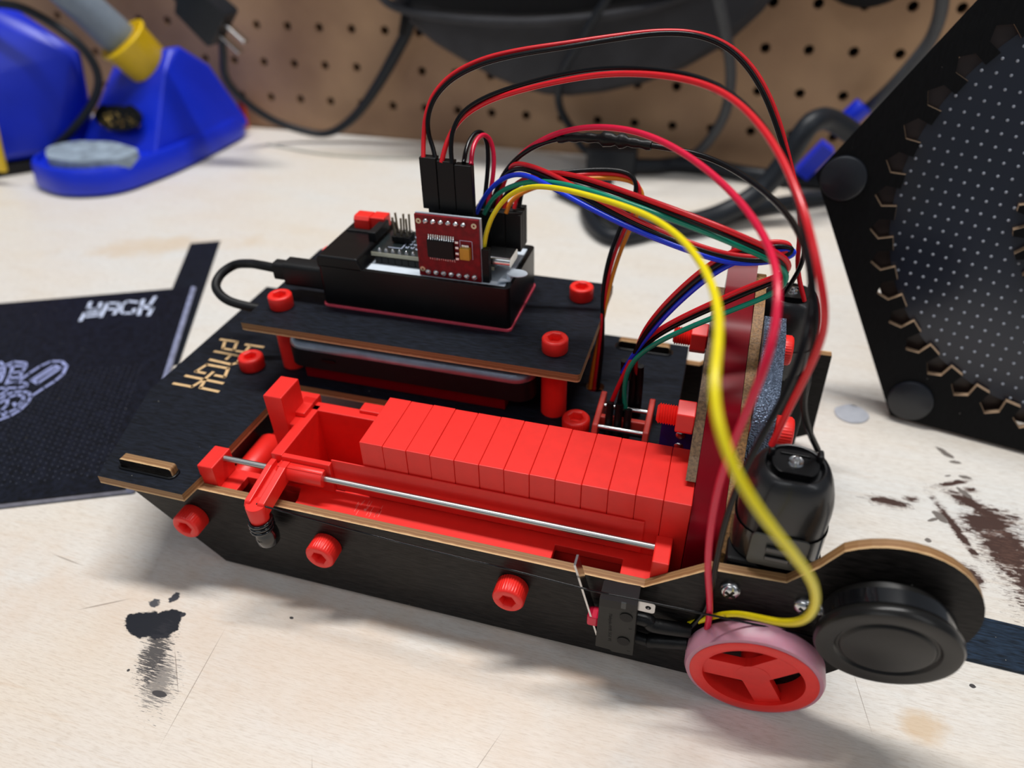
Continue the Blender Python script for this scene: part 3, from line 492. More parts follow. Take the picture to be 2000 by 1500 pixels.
# upper platform on four posts
top = rrect(-17.0, 105.3, 36.5, 96.5, 1.2, 3)
ply_plate('upper_platform', top, 'z', 61.0, 64.0, PLY, bot)
for (x, y) in ((-8.2, 50.5), (94.4, 48.3), (-6.5, 88.5), (95.6, 84.0)):
    screw_head('bolt', (x, y, 64.0), (0, 0, 1), 4.35, 5.0, knurl=False)
    mb = MB(); mb.lathe([(4.4, 38.7), (4.4, 61.0)], (x, y, 0), 'z', 32); mb.build('spacer_post', RED, bot, smooth=40)

# rail tray between the side panels
mb = MB()
tray = [(-6.5, -13.45), (5.6, -13.45), (5.6, -6), (12, -6), (12, -9.5), (18, -9.5), (18, -6), (25, -6), (26.5, -10.5), (26.5, -13.45), (108.6, -13.45), (108.6, -7), (128.4, -7), (128.4, -13.45), (141.2, -13.45), (141.2, -3.6), (-6.5, -3.6)]
mb.prism(tray, 'z', 31.5, 34.2); mb.box(-6.5, 141.2, -6.0, -3.6, 20, 31.4)
tr = mb.build('rail_tray', RED, bot, bevel=.2)
for (x0, x1, nm) in ((-5.8, -0.2, 'rail_block'), (136.6, 141.2, 'rail_block')):
    mb = MB(); mb.box(x0, x1, -13.3, -3.4, 34.2, 43.0); mb.build(nm, RED, bot, bevel=.35)
mb = MB(); mb.lathe([(0, -3), (4.6, -3), (4.9, -2.6), (4.9, 17.4), (4.3, 18.4), (0, 18.4)], (-1.2, 0, 26.6), 'y', 32); mb.build('stop_tube', RED, bot, smooth=40)
mb = MB(); mb.box(16, 150, -3.3, 24, 8.5, 10.5); mb.build('magazine_floor', RED_DK, bot)
mb = MB(); mb.lathe([(0.95, -2), (0.95, 139)], (0, -6.9, 41.7), 'x', 32); mb.build('slide_rod', mat('ground_rod', (190, 190, 188), 0.36, metal=1.0, var=0.0), bot, smooth=40)
mb = MB(); mb.box(-6.2, -5.7, -13.3, 30, 8, 35.5); mb.build('end_plate', BLK, bot)

mb = MB(); random.seed(8)
for k in range(16):
    x = 45 + random.random() * 9; y = -12 + random.random() * 5; mb.box(x, x + .12, y, y + 1.5 + random.random() * 2, 34.2, 34.23)
mb.box(48.6, 49.4, -9.4, -8.8, 34.2, 34.24)
mb.build('scuff_mark', mat('pale_scuff', (240, 130, 122), .5), tr)
# pushing carriage on the rod
carr = MB()
carr.box(16.5, 20.4, -5.2, 20.6, 12, 46.4)                        # left wall
carr.box(20.4, 37.0, -5.6, -3.75, 35, 46.4)                       # near wall, thick part
carr.box(37.0, 133.0, -4.25, -3.7, 35, 47.6)                      # near wall
carr.box(14.0, 47.0, 18.0, 22.4, 12, 46.4)                        # far wall, open part
carr.box(47.0, 132.0, 19.4, 22.4, 30, 46.4)
co = carr.build('pusher_carriage', RED, bot, bevel=.3)
mb = MB(); mb.prism([(9.0, 30), (12.5, 24), (14.8, 24), (14.8, 57.6), (8.2, 57.6)], 'y', 8.2, 19.4)
mb.build('hook_block', RED, co, bevel=.4)
mb = MB(); mb.box(13.5, 18.2, 13.5, 22.4, 40.0, 48.0); mb.box(9.5, 18.2, 19.0, 24.6, 40, 48.0); mb.box(13.0, 17.0, 9.2, 22, 26, 46.3); mb.build('step_block', RED, co, bevel=.3)
mb = MB(); mb.box(34.5, 47.5, 20.5, 25.0, 40, 47.6); mb.build('step_block', RED, co, bevel=.35)
mb = MB(); mb.lathe([(2.7, 20.0), (2.9, 20.3), (2.9, 35.2), (2.7, 35.5)], (0, -6.9, 41.9), 'x', 32); mb.box(20.2, 35.3, -8.2, -4.2, 39.5, 44.7); mb.build('rod_sleeve', RED, co, smooth=40)
mb = MB()
for (xa, xb) in ((17.0, 18.9), (21.3, 23.6)):
    mb.prism([(-6, 40.0), (-6, 45.2), (-9, 45.2), (-22.3, 42.4), (-23.2, 41.0), (-22.4, 37.0)], 'x', xa, xb)
mb.prism([(-5.5, 39.5), (-5.5, 43.4), (-9, 43.4), (-21.5, 40.9), (-21.8, 37.0)], 'x', 18.7, 21.5)
mb.build('reach_arm', RED, co, bevel=.25)
mb = MB(); mb.lathe([(2.2, 33.4), (2.7, 34.0), (3.0, 36.5), (3.2, 41.2), (3.0, 41.7), (0, 41.7)], (20.6, -22.2, 0), 'z', 28); mb.build('arm_tip', RED, co, smooth=35)
mb = MB()
for k in range(3): mb.tube([(20.6 + 3.3 * math.cos(a * math.pi / 8), -22.2 + 3.3 * math.sin(a * math.pi / 8), 34.9 - k * 1.5 + 0.25 * math.cos(a * math.pi / 8)) for a in range(16)], 0.62, 8, closed=True)
mb.build('elastic_wrap', BLK_G, co, smooth=60)
mb = MB(); mb.lathe([(2.5, 33.5), (2.5, 31.5), (3.4, 30), (3.7, 28), (3.5, 25.8), (2.4, 24.2), (0, 23.8)], (20.9, -21.6, 0), 'z', 28); mb.build('drop_peg', BLK_G, co, smooth=50)
# pull string along the near side panel
st = spline([(20.8, -22.0, 41.8), (29.0, -22.0, 41.0), (66.0, -22.3, 39.2), (97.0, -22.8, 38.8), (117.0, -23.6, 38.9), (124, -24.0, 39.2), (136.0, -24.0, 39.6), (152.0, -23.0, 38.7), (164.0, -21.0, 36.4), (177, -19.4, 34.6), (186, -18, 32)], 6)
mb = MB(); mb.tube(st, 0.28, 6); tag(mb.build('pull_string', W_BLK, None, smooth=60), 'thin black string from the red arm tip along the near side panel to the wheel', 'string')

# lever micro switch
ms = MB(); ms.prism([(124.6, 14.0), (128.9, 13.9), (129.2, 13.2), (135.4, 13.6), (134.8, 36.3), (124.7, 35.6)], 'y', -23.2, -16.8)
sw = ms.build('micro_switch', mat('grey_black_plastic', (44, 43, 40), 0.5), bot, bevel=.25); sw['label'] = 'small black lever micro switch screwed to the near panel'
mb = MB(); mb.prism([(124.9, 35.7), (134.8, 36.3), (134.6, 33.2), (124.8, 32.6)], 'y', -23.3, -16.75); mb.build('switch_cap', BLK, sw)
for z in (30.3, 19.6):
    mb = MB(); mb.lathe([(1.05, -23.5), (1.75, -23.5), (1.75, -23.1), (1.05, -23.1)], (132.3, 0, z), 'y', 20); mb.lathe([(1.1, -23.3), (0, -23.3)], (132.3, 0, z), 'y', 20)
    mb.build('mounting_hole', SOCKET, sw, smooth=40)
mb = MB(); mb.box(130.6, 131.9, -23.45, -23.1, 33.8, 36.2); mb.build('latch_notch', PCB_BLK, sw)
mb = MB(); lp = [(125.0, 17.2), (124.4, 17.4), (117.0, 45.2), (117.6, 45.3)]; mb.prism(lp, 'y', -22.0, -18.2); mb.build('switch_lever', STEEL, sw)
mb = MB(); mb.box(121.5, 124.7, -22.2, -18.0, 21.3, 25.4); pl = mb.build('switch_plunger', W_CRI, sw, bevel=.6); pl['label'] = 'pink plunger under the lever'
mb = MB(); mb.prism(rrect(134.4, 139.4, 30.6, 34.6, 0.8), 'y', -20.4, -19.8, holes=[circ(137.6, 32.6, .8, 14)]); mb.build('terminal', STEEL, sw)
mb = MB(); mb.tube(spline([(135, -19.8, 26.6), (138, -19.8, 26.4), (140, -20, 25.2), (149.5, -18.6, 24.6)], 5), [1.9] * 6 + [2.0] * 10, 14); mb.build('heat_shrink_sleeve', SHRINK, sw, smooth=50)
mb = MB(); mb.tube(spline([(135, -18.8, 16.5), (138.5, -18.8, 16.2), (141, -19, 17.2), (149.5, -18.8, 19.4)], 5), [1.7] * 6 + [2.0] * 10, 14); mb.build('heat_shrink_sleeve', SHRINK, sw, smooth=50)
def text_mesh(name, txt, size, m, parent, mw, ext=0.05):
    cu = bpy.data.curves.new(name, 'FONT'); cu.body = txt; cu.size = size * S; cu.extrude = ext * S; cu.align_x = 'CENTER'; cu.align_y = 'CENTER'
    tmp = bpy.data.objects.new('tmp', cu); COL.objects.link(tmp); dg = bpy.context.evaluated_depsgraph_get()
    me = bpy.data.meshes.new_from_object(tmp.evaluated_get(dg)); bpy.data.objects.remove(tmp)
    me.materials.clear(); me.materials.append(m)
    o = bpy.data.objects.new(name, me); COL.objects.link(o); o.parent = parent; o.matrix_local = mw; return o
MARKM = mat('moulded_grey_mark', (16, 16, 16), 0.5)
mw = Matrix.Translation(Vector((128.3, -23.22, 24.0)) * S) @ Matrix.Rotation(math.radians(90), 4, 'X') @ Matrix.Rotation(math.radians(-88), 4, 'Z')
text_mesh('moulded_text', 'Malaysia-AMR 5G1 V1', 1.35, MARKM, sw, mw, 0.03)
for (tx, x, z) in (('2', 133.4, 33.0), ('3', 133.7, 25.6), ('1', 134.0, 15.4)):
    text_mesh('moulded_text', tx, 1.2, MARKM, sw, Matrix.Translation(Vector((x, -23.22, z)) * S) @ Matrix.Rotation(math.radians(90), 4, 'X') @ Matrix.Rotation(math.radians(-88), 4, 'Z'), 0.03)

# cross head screws of the near gearbox
for (x, z) in ((157.3, 42.6), (175.4, 42.5)):
    mb = MB(); mb.lathe([(2.75, 0), (2.75, 0.5), (2.45, 1.3), (1.6, 1.9), (0, 2.15)], (x, YF0, z), (0, -1, 0), 32); o = mb.build('cross_head_screw', STEEL, bot, smooth=60)
    mb = MB(); mb.box(x - 1.5, x + 1.5, YF0 - 2.25, YF0 - 1.3, z - .3, z + .3); mb.box(x - .3, x + .3, YF0 - 2.25, YF0 - 1.3, z - 1.5, z + 1.5); q = mb.build('cross_recess', BLK_M, o)
    q.matrix_world = Matrix.Translation(Vector((x, 0, z)) * S) @ Matrix.Rotation(math.radians(30), 4, 'Y') @ Matrix.Translation(Vector((-x, 0, -z)) * S)

# wheels
def wheel(yf, sgn):
    # yf: outer face; sgn -1: outer face towards the viewer
    cx, cz = 167.4, 18.2
    ti = MB(); ti.lathe([(16.5, yf + 0.0 * sgn), (17.6, yf - 0.2 * sgn), (18.1, yf - 1.2 * sgn), (18.1, yf - 5.4 * sgn), (17.4, yf - 6.2 * sgn), (16.0, yf - 6.2 * sgn), (16.0, yf - 0.1 * sgn), (16.5, yf)], (cx, 0, cz), 'y', 72)
    w_ = MB(); w_.lathe([(16.6, yf + 0.15 * sgn), (16.6, yf - 6.0 * sgn), (13.2, yf - 6.0 * sgn), (13.2, yf + 0.15 * sgn), (13.5, yf + 0.3 * sgn), (16.3, yf + 0.3 * sgn), (16.6, yf + 0.15 * sgn)], (cx, 0, cz), 'y', 72)
    wo = w_.build('wheel', RED, bot, smooth=35); wo['label'] = 'red three-spoked wheel with clear pink tyre'
    ti.build('tyre', PINK, wo, smooth=35)
    sp = MB()
    for a in (182, 50, 297):
        a = math.radians(a); u = Vector((math.cos(a), math.sin(a))); v = Vector((-u.y, u.x)); h = 3.6
        p = [v * -h, u * 13.6 + v * -h, u * 13.6 + v * h, v * h]
        sp.prism([(cx + q.x, cz + q.y) for q in p], 'y', yf - 3.4 * sgn, yf - 0.9 * sgn)
    sp.lathe([(4.4, yf - 3.5 * sgn), (4.4, yf - 0.85 * sgn)], (cx, 0, cz), 'y', 30)
    sp.build('spokes', RED, wo)
    ax = MB(); ax.lathe([(3.4, yf - 8.5 * sgn), (3.4, yf - 3.0 * sgn)], (cx, 0, cz), 'y', 24); ax.build('hub', RED, wo, smooth=40)
wheel(-24.0, -1); wheel(102.5, 1)
for o in [c for c in bot.children if c.name.startswith('wheel')][:1]:
    o.matrix_local = Matrix.Translation(Vector((167.4, -20, 18.0)) * S) @ Matrix.Rotation(math.radians(4.5), 4, 'X') @ Matrix.Translation(Vector((-167.4, 20, -18.2)) * S)

# round roller in front of the lobe
kn = MB(); KC = (193.2, 0, 46.4)
kn.lathe([(0, -27.0), (9.6, -27.0), (10.0, -26.9), (10.5, -26.35), (11.0, -26.3), (11.6, -26.9), (14.6, -27.2), (15.6, -27.0), (16.1, -26.2), (16.2, -24.8), (15.7, -23.9), (15.1, -23.5), (14.9, -19.5), (13.5, -19.2), (13.5, -17.0), (0, -17.0)], KC, 'y', 96)
ko = kn.build('round_roller', BLK_KNOB, bot, smooth=38); ko['label'] = 'glossy black round dish roller on the rounded end of the near panel'
mb = MB(); mb.lathe([(15.3, -23.4), (15.25, -19.6), (14.8, -19.3)], KC, 'y', 96); mb.build('roller_band', BLK_G, ko, smooth=40)
ko.matrix_local = Matrix.Translation(Vector((193.2, -21.5, 45.8)) * S) @ Matrix.Rotation(math.radians(8), 4, 'X') @ Matrix.Translation(Vector((-193.2, 21.5, -46.4)) * S)

# gearboxes and motors
def motor(my, sgn):
    ya, yb = (my - 9.5, my + 9.5)
    g = MB(); g.box(155, 178.5, ya, yb, 5, 49.8); gb = g.build('gearbox', BLK_M, bot, bevel=1.0)
    cx = 166.6
    def flat(r, fl, z, n=40):
        out = []
        for j in range(n):
            a = 2 * math.pi * j / n; c_, s_ = math.cos(a), math.sin(a); e_ = 2.5 if fl < r else 2.0
            k_ = (abs(c_) ** e_ + abs(s_) ** e_) ** (-1 / e_)
            out.append((cx + r * c_ * k_, my + fl * s_ * k_, z))
        return out
    mb = MB(); n = 40
    rs = [flat(11.2, 9.7, 48), flat(11.2, 9.7, 58.5), flat(10.5, 9.1, 58.7), flat(10.5, 9.1, 60)]
    b = 0
    for rg in rs: mb.v += rg
    for i in range(len(rs) - 1):
        for j in range(n): mb.f.append((i * n + j, i * n + (j + 1) % n, (i + 1) * n + (j + 1) % n, (i + 1) * n + j)); mb.m.append(0)
    mb.f.append(tuple(range(n))[::-1]); mb.m.append(0); mb.f.append(tuple((len(rs) - 1) * n + j for j in range(n))); mb.m.append(0)
    mo = mb.build('motor_can', BLK_G, bot, smooth=30); mo['label'] = 'upright black motor'
    mb = MB()
    rs = [flat(11.0, 9.6, 58.5), flat(11.1, 9.7, 65), flat(10.9, 9.6, 68), flat(10.4, 9.4, 70.5), flat(9.7, 9.0, 73), flat(8.8, 8.4, 75), flat(8.0, 7.9, 76.2), flat(7.3, 7.3, 76.8), flat(6.9, 6.9, 76.7), flat(6.7, 6.7, 75.8), flat(6.3, 6.3, 75.4)]
    for rg in rs: mb.v += rg
    for i in range(len(rs) - 1):
        for j in range(n): mb.f.append((i * n + j, i * n + (j + 1) % n, (i + 1) * n + (j + 1) % n, (i + 1) * n + j)); mb.m.append(0)
    mb.f.append(tuple(range(n))[::-1]); mb.m.append(0); mb.f.append(tuple((len(rs) - 1) * n + j for j in range(n))); mb.m.append(0)
    mb.build('rubber_cap', mat('rubber_boot', (20, 20, 22), 0.36, coat=0.25), mo, smooth=40)
    mb = MB(); oc = [(cx + 5.6 * math.cos(2 * math.pi * j / 40), my + max(-4.3, min(4.3, 5.6 * math.sin(2 * math.pi * j / 40)))) for j in range(40)]
    mb.prism(oc, 'z', 75.0, 77.4); mb.box(cx - 3.6, cx + 3.4, my + 2.2, my + 2.9, 77.4, 77.9); mb.build('end_bell', BLK, mo, bevel=.3)
    mb = MB(); mb.lathe([(2.0, 77.3), (1.7, 77.9), (1.1, 77.7)], (cx, my, 0), 'z', 24); mb.lathe([(0.85, 77.3), (0.85, 78.6), (0.55, 79.0), (0, 79.1)], (cx, my, 0), 'z', 20); mb.build('motor_shaft', STEEL, mo, smooth=40)
    for sx in (-1, 1):
        mb = MB(); mb.box(cx + sx * 5.6 - .7, cx + sx * 5.6 + .7, my + 1.2, my + 4.2, 75, 79.2); mb.build('motor_terminal', BLK_M, mo, bevel=.5)
    if sgn < 0:
        mb = MB(); mb.prism(rrect(cx - 7.0, cx + 6.6, 50.6, 61.4, 1.4), 'y', my - 10.3, my - 9.7); cl = mb.build('strap_clip', mat('smoked_clip', (70, 70, 66), 0.3, var=.05), mo, bevel=.2)
        mb = MB(); mb.box(cx - 3.2, cx + 3.0, my - 11.2, my - 10.2, 56.4, 58.2); mb.box(cx - 3.0, cx + 3.0, my - 11.0, my - 10.2, 53.2, 54.8); mb.build('clip_bar', BLK_G, cl, bevel=.3)
    mb = MB(); 
    rs = [flat(11.45, 9.95, 50.5), flat(11.45, 9.95, 59.6)]
    for rg in rs: mb.v += rg
    for j in range(n): mb.f.append((j, (j + 1) % n, n + (j + 1) % n, n + j)); mb.m.append(0)
    mb.build('motor_strap', mat('smoky_strap', (34, 34, 33), 0.25, coat=.5), mo, smooth=40)
motor(-3.2, -1); motor(83.0, 1)

# arch: two plywood plates with a red guide between them, held by two red bolts
arch = [(-9, 37), (-8, 46), (-1, 54), (11, 61), (17, 68), (20.5, 73.5), (28, 77.5), (36, 81.5), (43, 85.5), (50, 88.6), (58, 89.6), (68, 89.6), (71, 88.5)]
prof = arch + [(82, 76), (90, 56), (92, 37)]
p1 = [(y, z) for y, z in prof if z > 58.5 and y > 8 and y < 84] + [(83, 58.2), (2, 58.2)]
ply_plate('arch_plate', [(4, 58.2)] + [(10, 62), (17, 69), (20.5, 73.5), (28, 77.5), (36, 81.5), (43, 85.0), (50, 87.0), (62, 87.0), (78, 76), (88, 58.2)], 'x', 141.9, 144.6, PLY_SIDE, bot, edge=mat('dark_mottled_edge', (104, 78, 52), 0.6, var=.4, scale=1400))
ply_plate('arch_plate', prof, 'x', 153.4, 156.4, PLY_SIDE, bot, flip=True, edge=EDGE2)
mb = MB(); gprof = [(-7, 20), (-6, 46), (1, 54.5), (9, 61), (15, 67), (19.5, 73.0), (28, 77.0), (36, 81), (43, 85), (50, 87), (60, 89), (74, 97), (77, 96), (72, 85), (82, 70), (88, 50), (88, 20)]
gp = [tuple(q.xy) for q in spline([(a, b, 0) for a, b in gprof[:11]], 4)] + gprof[11:]; mb.prism(gp, 'x', 144.7, 153.3); gd = mb.build('chute_guide', RED_DK, bot, smooth=30); gd['label'] = 'deep red curved guide between the plywood arches'
mb = MB(); bprof = [(14, 52), (15.5, 63), (17, 73), (21, 78.5), (27, 82.5), (36, 86.5), (47, 87.5), (47, 52)]
bp2 = [tuple(q.xy) for q in spline([(a, b, 0) for a, b in bprof[:7]], 5)] + [bprof[7]]; mb.prism(bp2, 'x', 156.6, 162.6); br = mb.build('metal_bracket', BLK_TEX, bot, smooth=30); br['label'] = 'textured glossy black bracket'
def long_bolt(y, z):
    mb = MB(); prof = []
    x = 131.2
    prof.append((0, x)); prof.append((2.2, x)); x += .4
    while x < 141.6:
        prof += [(2.55, x), (3.05, x + .35)]; x += .72
    prof.append((2.6, 163))
    mb.lathe(prof, (0, y, z), 'x', 28); o = mb.build('threaded_bolt', RED, bot, smooth=25)
    mb = MB(); mb.prism([(y + 5.2 * math.cos(math.radians(a + 18)), z + 5.2 * math.sin(math.radians(a + 18))) for a in range(0, 360, 60)], 'x', 136.8, 141.8); mb.build('hex_nut', RED, o, bevel=.3)
    screw_head('bolt_head', (162.9, y, z), (1, 0, 0), 4.6, 5.0, parent=o)
long_bolt(20.0, 67.3); long_bolt(60.0, 68.8)

# sensor bracket on the deck
sb = MB()
for x0 in (110.0, 126.6): sb.prism([(36, 38.7), (36, 42), (37.5, 44.5), (53.5, 46.5), (54.5, 45.5), (54.5, 38.7)], 'x', x0, x0 + 1.9)
sb.box(111.5, 127, 42.5, 44.5, 38.8, 44.0)
so = sb.build('sensor_bracket', BRICK, bot, bevel=.4)
for (y, z) in ((49.5, 43.5), (38.6, 43.0)):
    mb = MB(); mb.tube([(111.9, y, z), (126.6, y, z)], 0.85, 14); mb.build('metal_pin', STEEL, so, smooth=40)
for x in (114.6, 117.6, 120.7):
    mb = MB(); mb.tube(spline([(x, 43.6, 49.8 if x < 120 else 48.2), (x + .1, 42.5, 45), (x + .3, 40, 37)], 4), 1.3, 12); mb.build('heat_shrink_sleeve', SHRINK, so, smooth=50)
for (x, y) in ((117.6, 51), (120.4, 52.5), (122.6, 52.8)):
    mb = MB(); mb.tube(spline([(x - .3, y - .6, 62.5 if x < 122 else 60), (x, y, 52), (x + .2, y + .2, 39)], 4), 1.25, 12); mb.build('heat_shrink_sleeve', SHRINK, so, smooth=50)
mb = MB(); mb.box(132.5, 143, 29, 31, 40, 57.5); bp_ = mb.build('sensor_board', PCB_BLUE, bot); bp_['label'] = 'small blue circuit board behind the last domino'
mb = MB()
for z in (44, 48.5, 53.0): mb.lathe([(0, -.5), (1.3, -.3), (1.5, 0)], (138.5, 28.9, z), 'y', 16)
mb.build('solder_joints', SOLDER, bp_, smooth=60)

# ------------------------------------------------------------------ the row of dominoes
WDT = 7.46
def domino(name):
    mb = MB(); mb.box(0.04, WDT - 0.04, 0, 22.6, 0, 46.0); return mb.build(name, RED, None, bevel=.22)
ord_ = ['first red domino from the open end of the hopper, its left side bare']
proto = domino('domino')
names = ['leftmost red domino of the row, beside the open hopper', 'second red domino from the left end of the row', 'third red domino from the left end of the row', 'fourth red domino from the left end of the row', 'fifth red domino from the left end of the row', 'sixth red domino from the left end of the row', 'seventh red domino, in the middle of the row', 'sixth red domino from the right end of the row', 'fifth red domino from the right end of the row', 'fourth red domino from the right end of the row', 'third red domino from the right end of the row', 'second red domino from the right end, next to last before the plywood arch', 'rightmost red domino of the row, half under the plywood arch']
jit = [0.15, 0, 0.2, -0.1, 0, 0.12, 0, 0.15, -.05, .1, 0, .08, 0]
for i in range(13):
    o = proto if i == 0 else proto.copy()
    if i: COL.objects.link(o)
    o.location = ((47.5 + i * 7.47) * S, (-3.55 + jit[i] * .5) * S, (10.6 + jit[i] * .3) * S)
    tag(o, names[i], 'domino', 'dominoes standing in a row in the machine')
# ------------------------------------------------------------------ power bank under the platform
pb = thing('power_bank', 'slim black power bank lying under the upper platform of the machine', 'power bank')
def slab(name, x0, x1, y0, y1, z0, z1, r, m, parent, bev):
    mb = MB(); mb.prism(rrect(x0, x1, y0, y1, r, 8), 'z', z0, z1); return mb.build(name, m, parent, smooth=40, bevel=bev, seg=5)
slab('case', -4.6, 88.4, 41.2, 100.0, 45.2, 52.7, 6, BLK_M, pb, 1.2)
lm = MB(); rgs = []
for ins, z in ((0.35, 52.8), (0, 53.0), (0, 53.5), (0.15, 54.3), (0.7, 55.4), (1.7, 56.4), (3.2, 57.1), (5.2, 57.5), (7.5, 57.6)):
    rgs.append([(a, b, z) for a, b in rrect(-4.9 + ins, 88.7 - ins, 40.9 + ins, 100.2 - ins, max(.5, 7.5 - ins), 8)])
nl = len(rgs[0])
for rg in rgs: lm.v += rg
for i in range(len(rgs) - 1):
    for j in range(nl): lm.f.append((i * nl + j, i * nl + (j + 1) % nl, (i + 1) * nl + (j + 1) % nl, (i + 1) * nl + j)); lm.m.append(0)
lm.f.append(tuple(range(nl))[::-1]); lm.m.append(0); lm.f.append(tuple((len(rgs) - 1) * nl + j for j in range(nl))); lm.m.append(0)
lm.build('lid', mat('dark_metal_lid', (165, 176, 190), 0.34, metal=0.85), pb, smooth=50)
mb = MB(); mb.prism(rrect(10, 15.5, 49.0, 50.2, .55), 'y', 40.75, 41.3); mb.build('side_button', BLK, pb)
mb = MB(); mb.box(0.5, 78, 44, 96, 38.7, 45.2); ba = mb.build('battery_cradle', RED_DK, bot, bevel=.3)

# ------------------------------------------------------------------ electronics box
eb = thing('electronics_box', 'open black box of circuit boards on top of the upper platform', 'box')
X0, X1, Y0, Y1 = 6.6, 77.0, 55.0, 88.5
mb = MB(); mb.prism(rrect(X0, X1, Y0, Y1, 1.8, 6), 'z', 64.9, 80.4, holes=[rrect(X0 + 1.6, X1 - 1.6, Y0 + 1.6, Y1 - 1.6, 1.0, 6)])
sh = mb.build('shell', BLK, eb, smooth=40, bevel=.2)
mb = MB(); mb.box(X0 + 1.5, X1 - 1.5, Y0 + 1.5, Y1 - 1.5, 64.9, 66); mb.build('shell_floor', BLK, sh)
mb = MB(); mb.prism(rrect(X0 - .4, X1 + .4, Y0 - .45, Y1 + .4, 2.0, 6), 'z', 64.0, 64.95); mb.build('base_gasket', mat('pink_gasket', (236, 84, 104), 0.35, sss=.3), sh, bevel=.15)
mb = MB(); mb.prism([(X0, 79.4), (X0, 83.2), (X0 + 1, 84.2), (22.3, 84.2), (24.2, 80.2), (24.2, 79.4)], 'y', Y0, Y1, holes=[]); cv = mb.build('end_cover', BLK, sh, bevel=.8, seg=3)
mb = MB(); mb.box(8.5, 20, 75.5, 77.4, 84.0, 84.8); mb.box(20, 23, 70, 82, 84, 87.5); mb.build('cover_ledge', BLK_M, sh, bevel=.3)
mb = MB(); mb.prism([(78.6, 83.8), (78.6, 87.6), (79.6, 88.8), (84.4, 88.8), (85.6, 87.6), (85.6, 83.8)], 'x', 10.2, 16.4); mb.box(16.4, 22, 79.6, 85.6, 83.8, 88.6); cl = mb.build('red_latch', RED, eb, bevel=.3)
mb = MB(); mb.box(22.5, 74.5, 57.0, 87, 78.6, 79.6); mb.build('adhesive_pad', WHITE, eb)
mb = MB(); mb.prism([(77.6 + 3.6 * math.cos(a * math.pi / 12), 62.6 + 2.6 * math.sin(a * math.pi / 12)) for a in range(24)], 'z', 82.4, 82.8); mb.prism([(72, 58.6), (76, 60.2), (76, 67.5), (72.6, 66.5)], 'z', 80.3, 80.9)
mb.box(74.4, 75.8, 61, 64, 80.3, 82.6); mb.build('pull_tab', WHITE, eb, bevel=.1)
# long controller board with its headers
mb = MB(); mb.box(24.2, 69.5, 63.0, 82.2, 82.4, 83.8); nb = mb.build('controller_board', PCB_BLK, eb, bevel=.1)
mb = MB(); mb.box(24.2, 69.5, 62.85, 63.0, 82.4, 83.8); mb.build('board_edge', mat('pale_board_edge', (176, 172, 150), .5), nb)
mb = MB()
for k in range(15): mb.box(25.6 + k * 2.54, 28.0 + k * 2.54, 62.6, 65.0, 79.6, 82.35)
mb.build('socket_strip', SOCKET, nb, bevel=.12)
mb = MB()
for k in range(15): mb.lathe([(0.75, 83.8), (0.6, 84.3), (0.25, 84.9), (0, 85.0)], (26.8 + k * 2.54, 64.5, 0), 'z', 10)
for k in range(15): mb.lathe([(0.75, 84.2), (0.6, 84.6), (0.25, 85.0), (0, 85.0)], (26.8 + k * 2.54, 80.8, 0), 'z', 10)
mb.build('solder_joints', SOLDER, nb, smooth=60)
mb = MB(); random.seed(3)
for (x, y, l, ww) in ((33.6, 67.6, .25, 11), (28.6, 67.6, 5, .25)): mb.box(x, x + l, y, y + ww, 83.8, 83.86)
for k in range(22):
    x = 34.6 + (k % 5) * 1.9 + random.random() * .4; y = 68 + (k // 5) * 2.7 + random.random()
    mb.box(x, x + 1.1, y, y + .35, 83.8, 83.86); mb.box(x, x + .35, y, y + .9, 83.8, 83.86); mb.box(x + .9, x + 1.15, y + .5, y + 1.4, 83.8, 83.86)
mb.build('silkscreen', PRINT, nb)
mb = MB()
for (x, y, a, b2, h) in ((46, 70, 7, 7, 1.1), (36, 78, 3, 1.6, 1.0), (41, 77.5, 1.4, 2.2, .8), (55.5, 75, 3, 3, 1.6), (57, 69, 4.4, 3.2, 1.4)): mb.box(x, x + a, y, y + b2, 84.2, 84.2 + h)
mb.build('chips', SOCKET, nb, bevel=.1)
mb = MB()
for (x, y, a, b2, h) in ((64.5, 65.4, 1.4, 2.2, .9), (67, 65.6, 1.2, 2.0, .9), (62.6, 67, 1.5, 1.0, .8)): mb.box(x, x + a, y, y + b2, 84.2, 84.2 + h)
mb.lathe([(2.1, 64.5), (2.1, 70), (1.7, 70.4)], (0, 0, 0), 'x', 4) if False else None
mb.prism(rrect(62.2, 71.8, 84.0, 87.4, 1.4, 6), 'x', 66.3, 75.2); mb.build('usb_socket', STEEL, nb, smooth=40, bevel=.1)
mb = MB()
for i in range(3):
    for j in range(2): mb.box(28.6 + i * 2.3, 30.9 + i * 2.3, 71.2 + j * 2.4, 73.5 + j * 2.4, 84.2, 86.4)
hb = mb.build('pin_header', SOCKET, nb, bevel=.15)
for i in range(3):
    for j in range(2):
        mb = MB(); q = ((-.5, .3), (.4, .1), (.1, .4))[i]; x, y = 29.7 + i * 2.3, 72.4 + j * 2.4
        mb.tube([(x, y, 86), (x + q[0], y + q[1] * j, 93.0 + .6 * j)], .42, 6); mb.build('pin', BRASSPIN, eb)
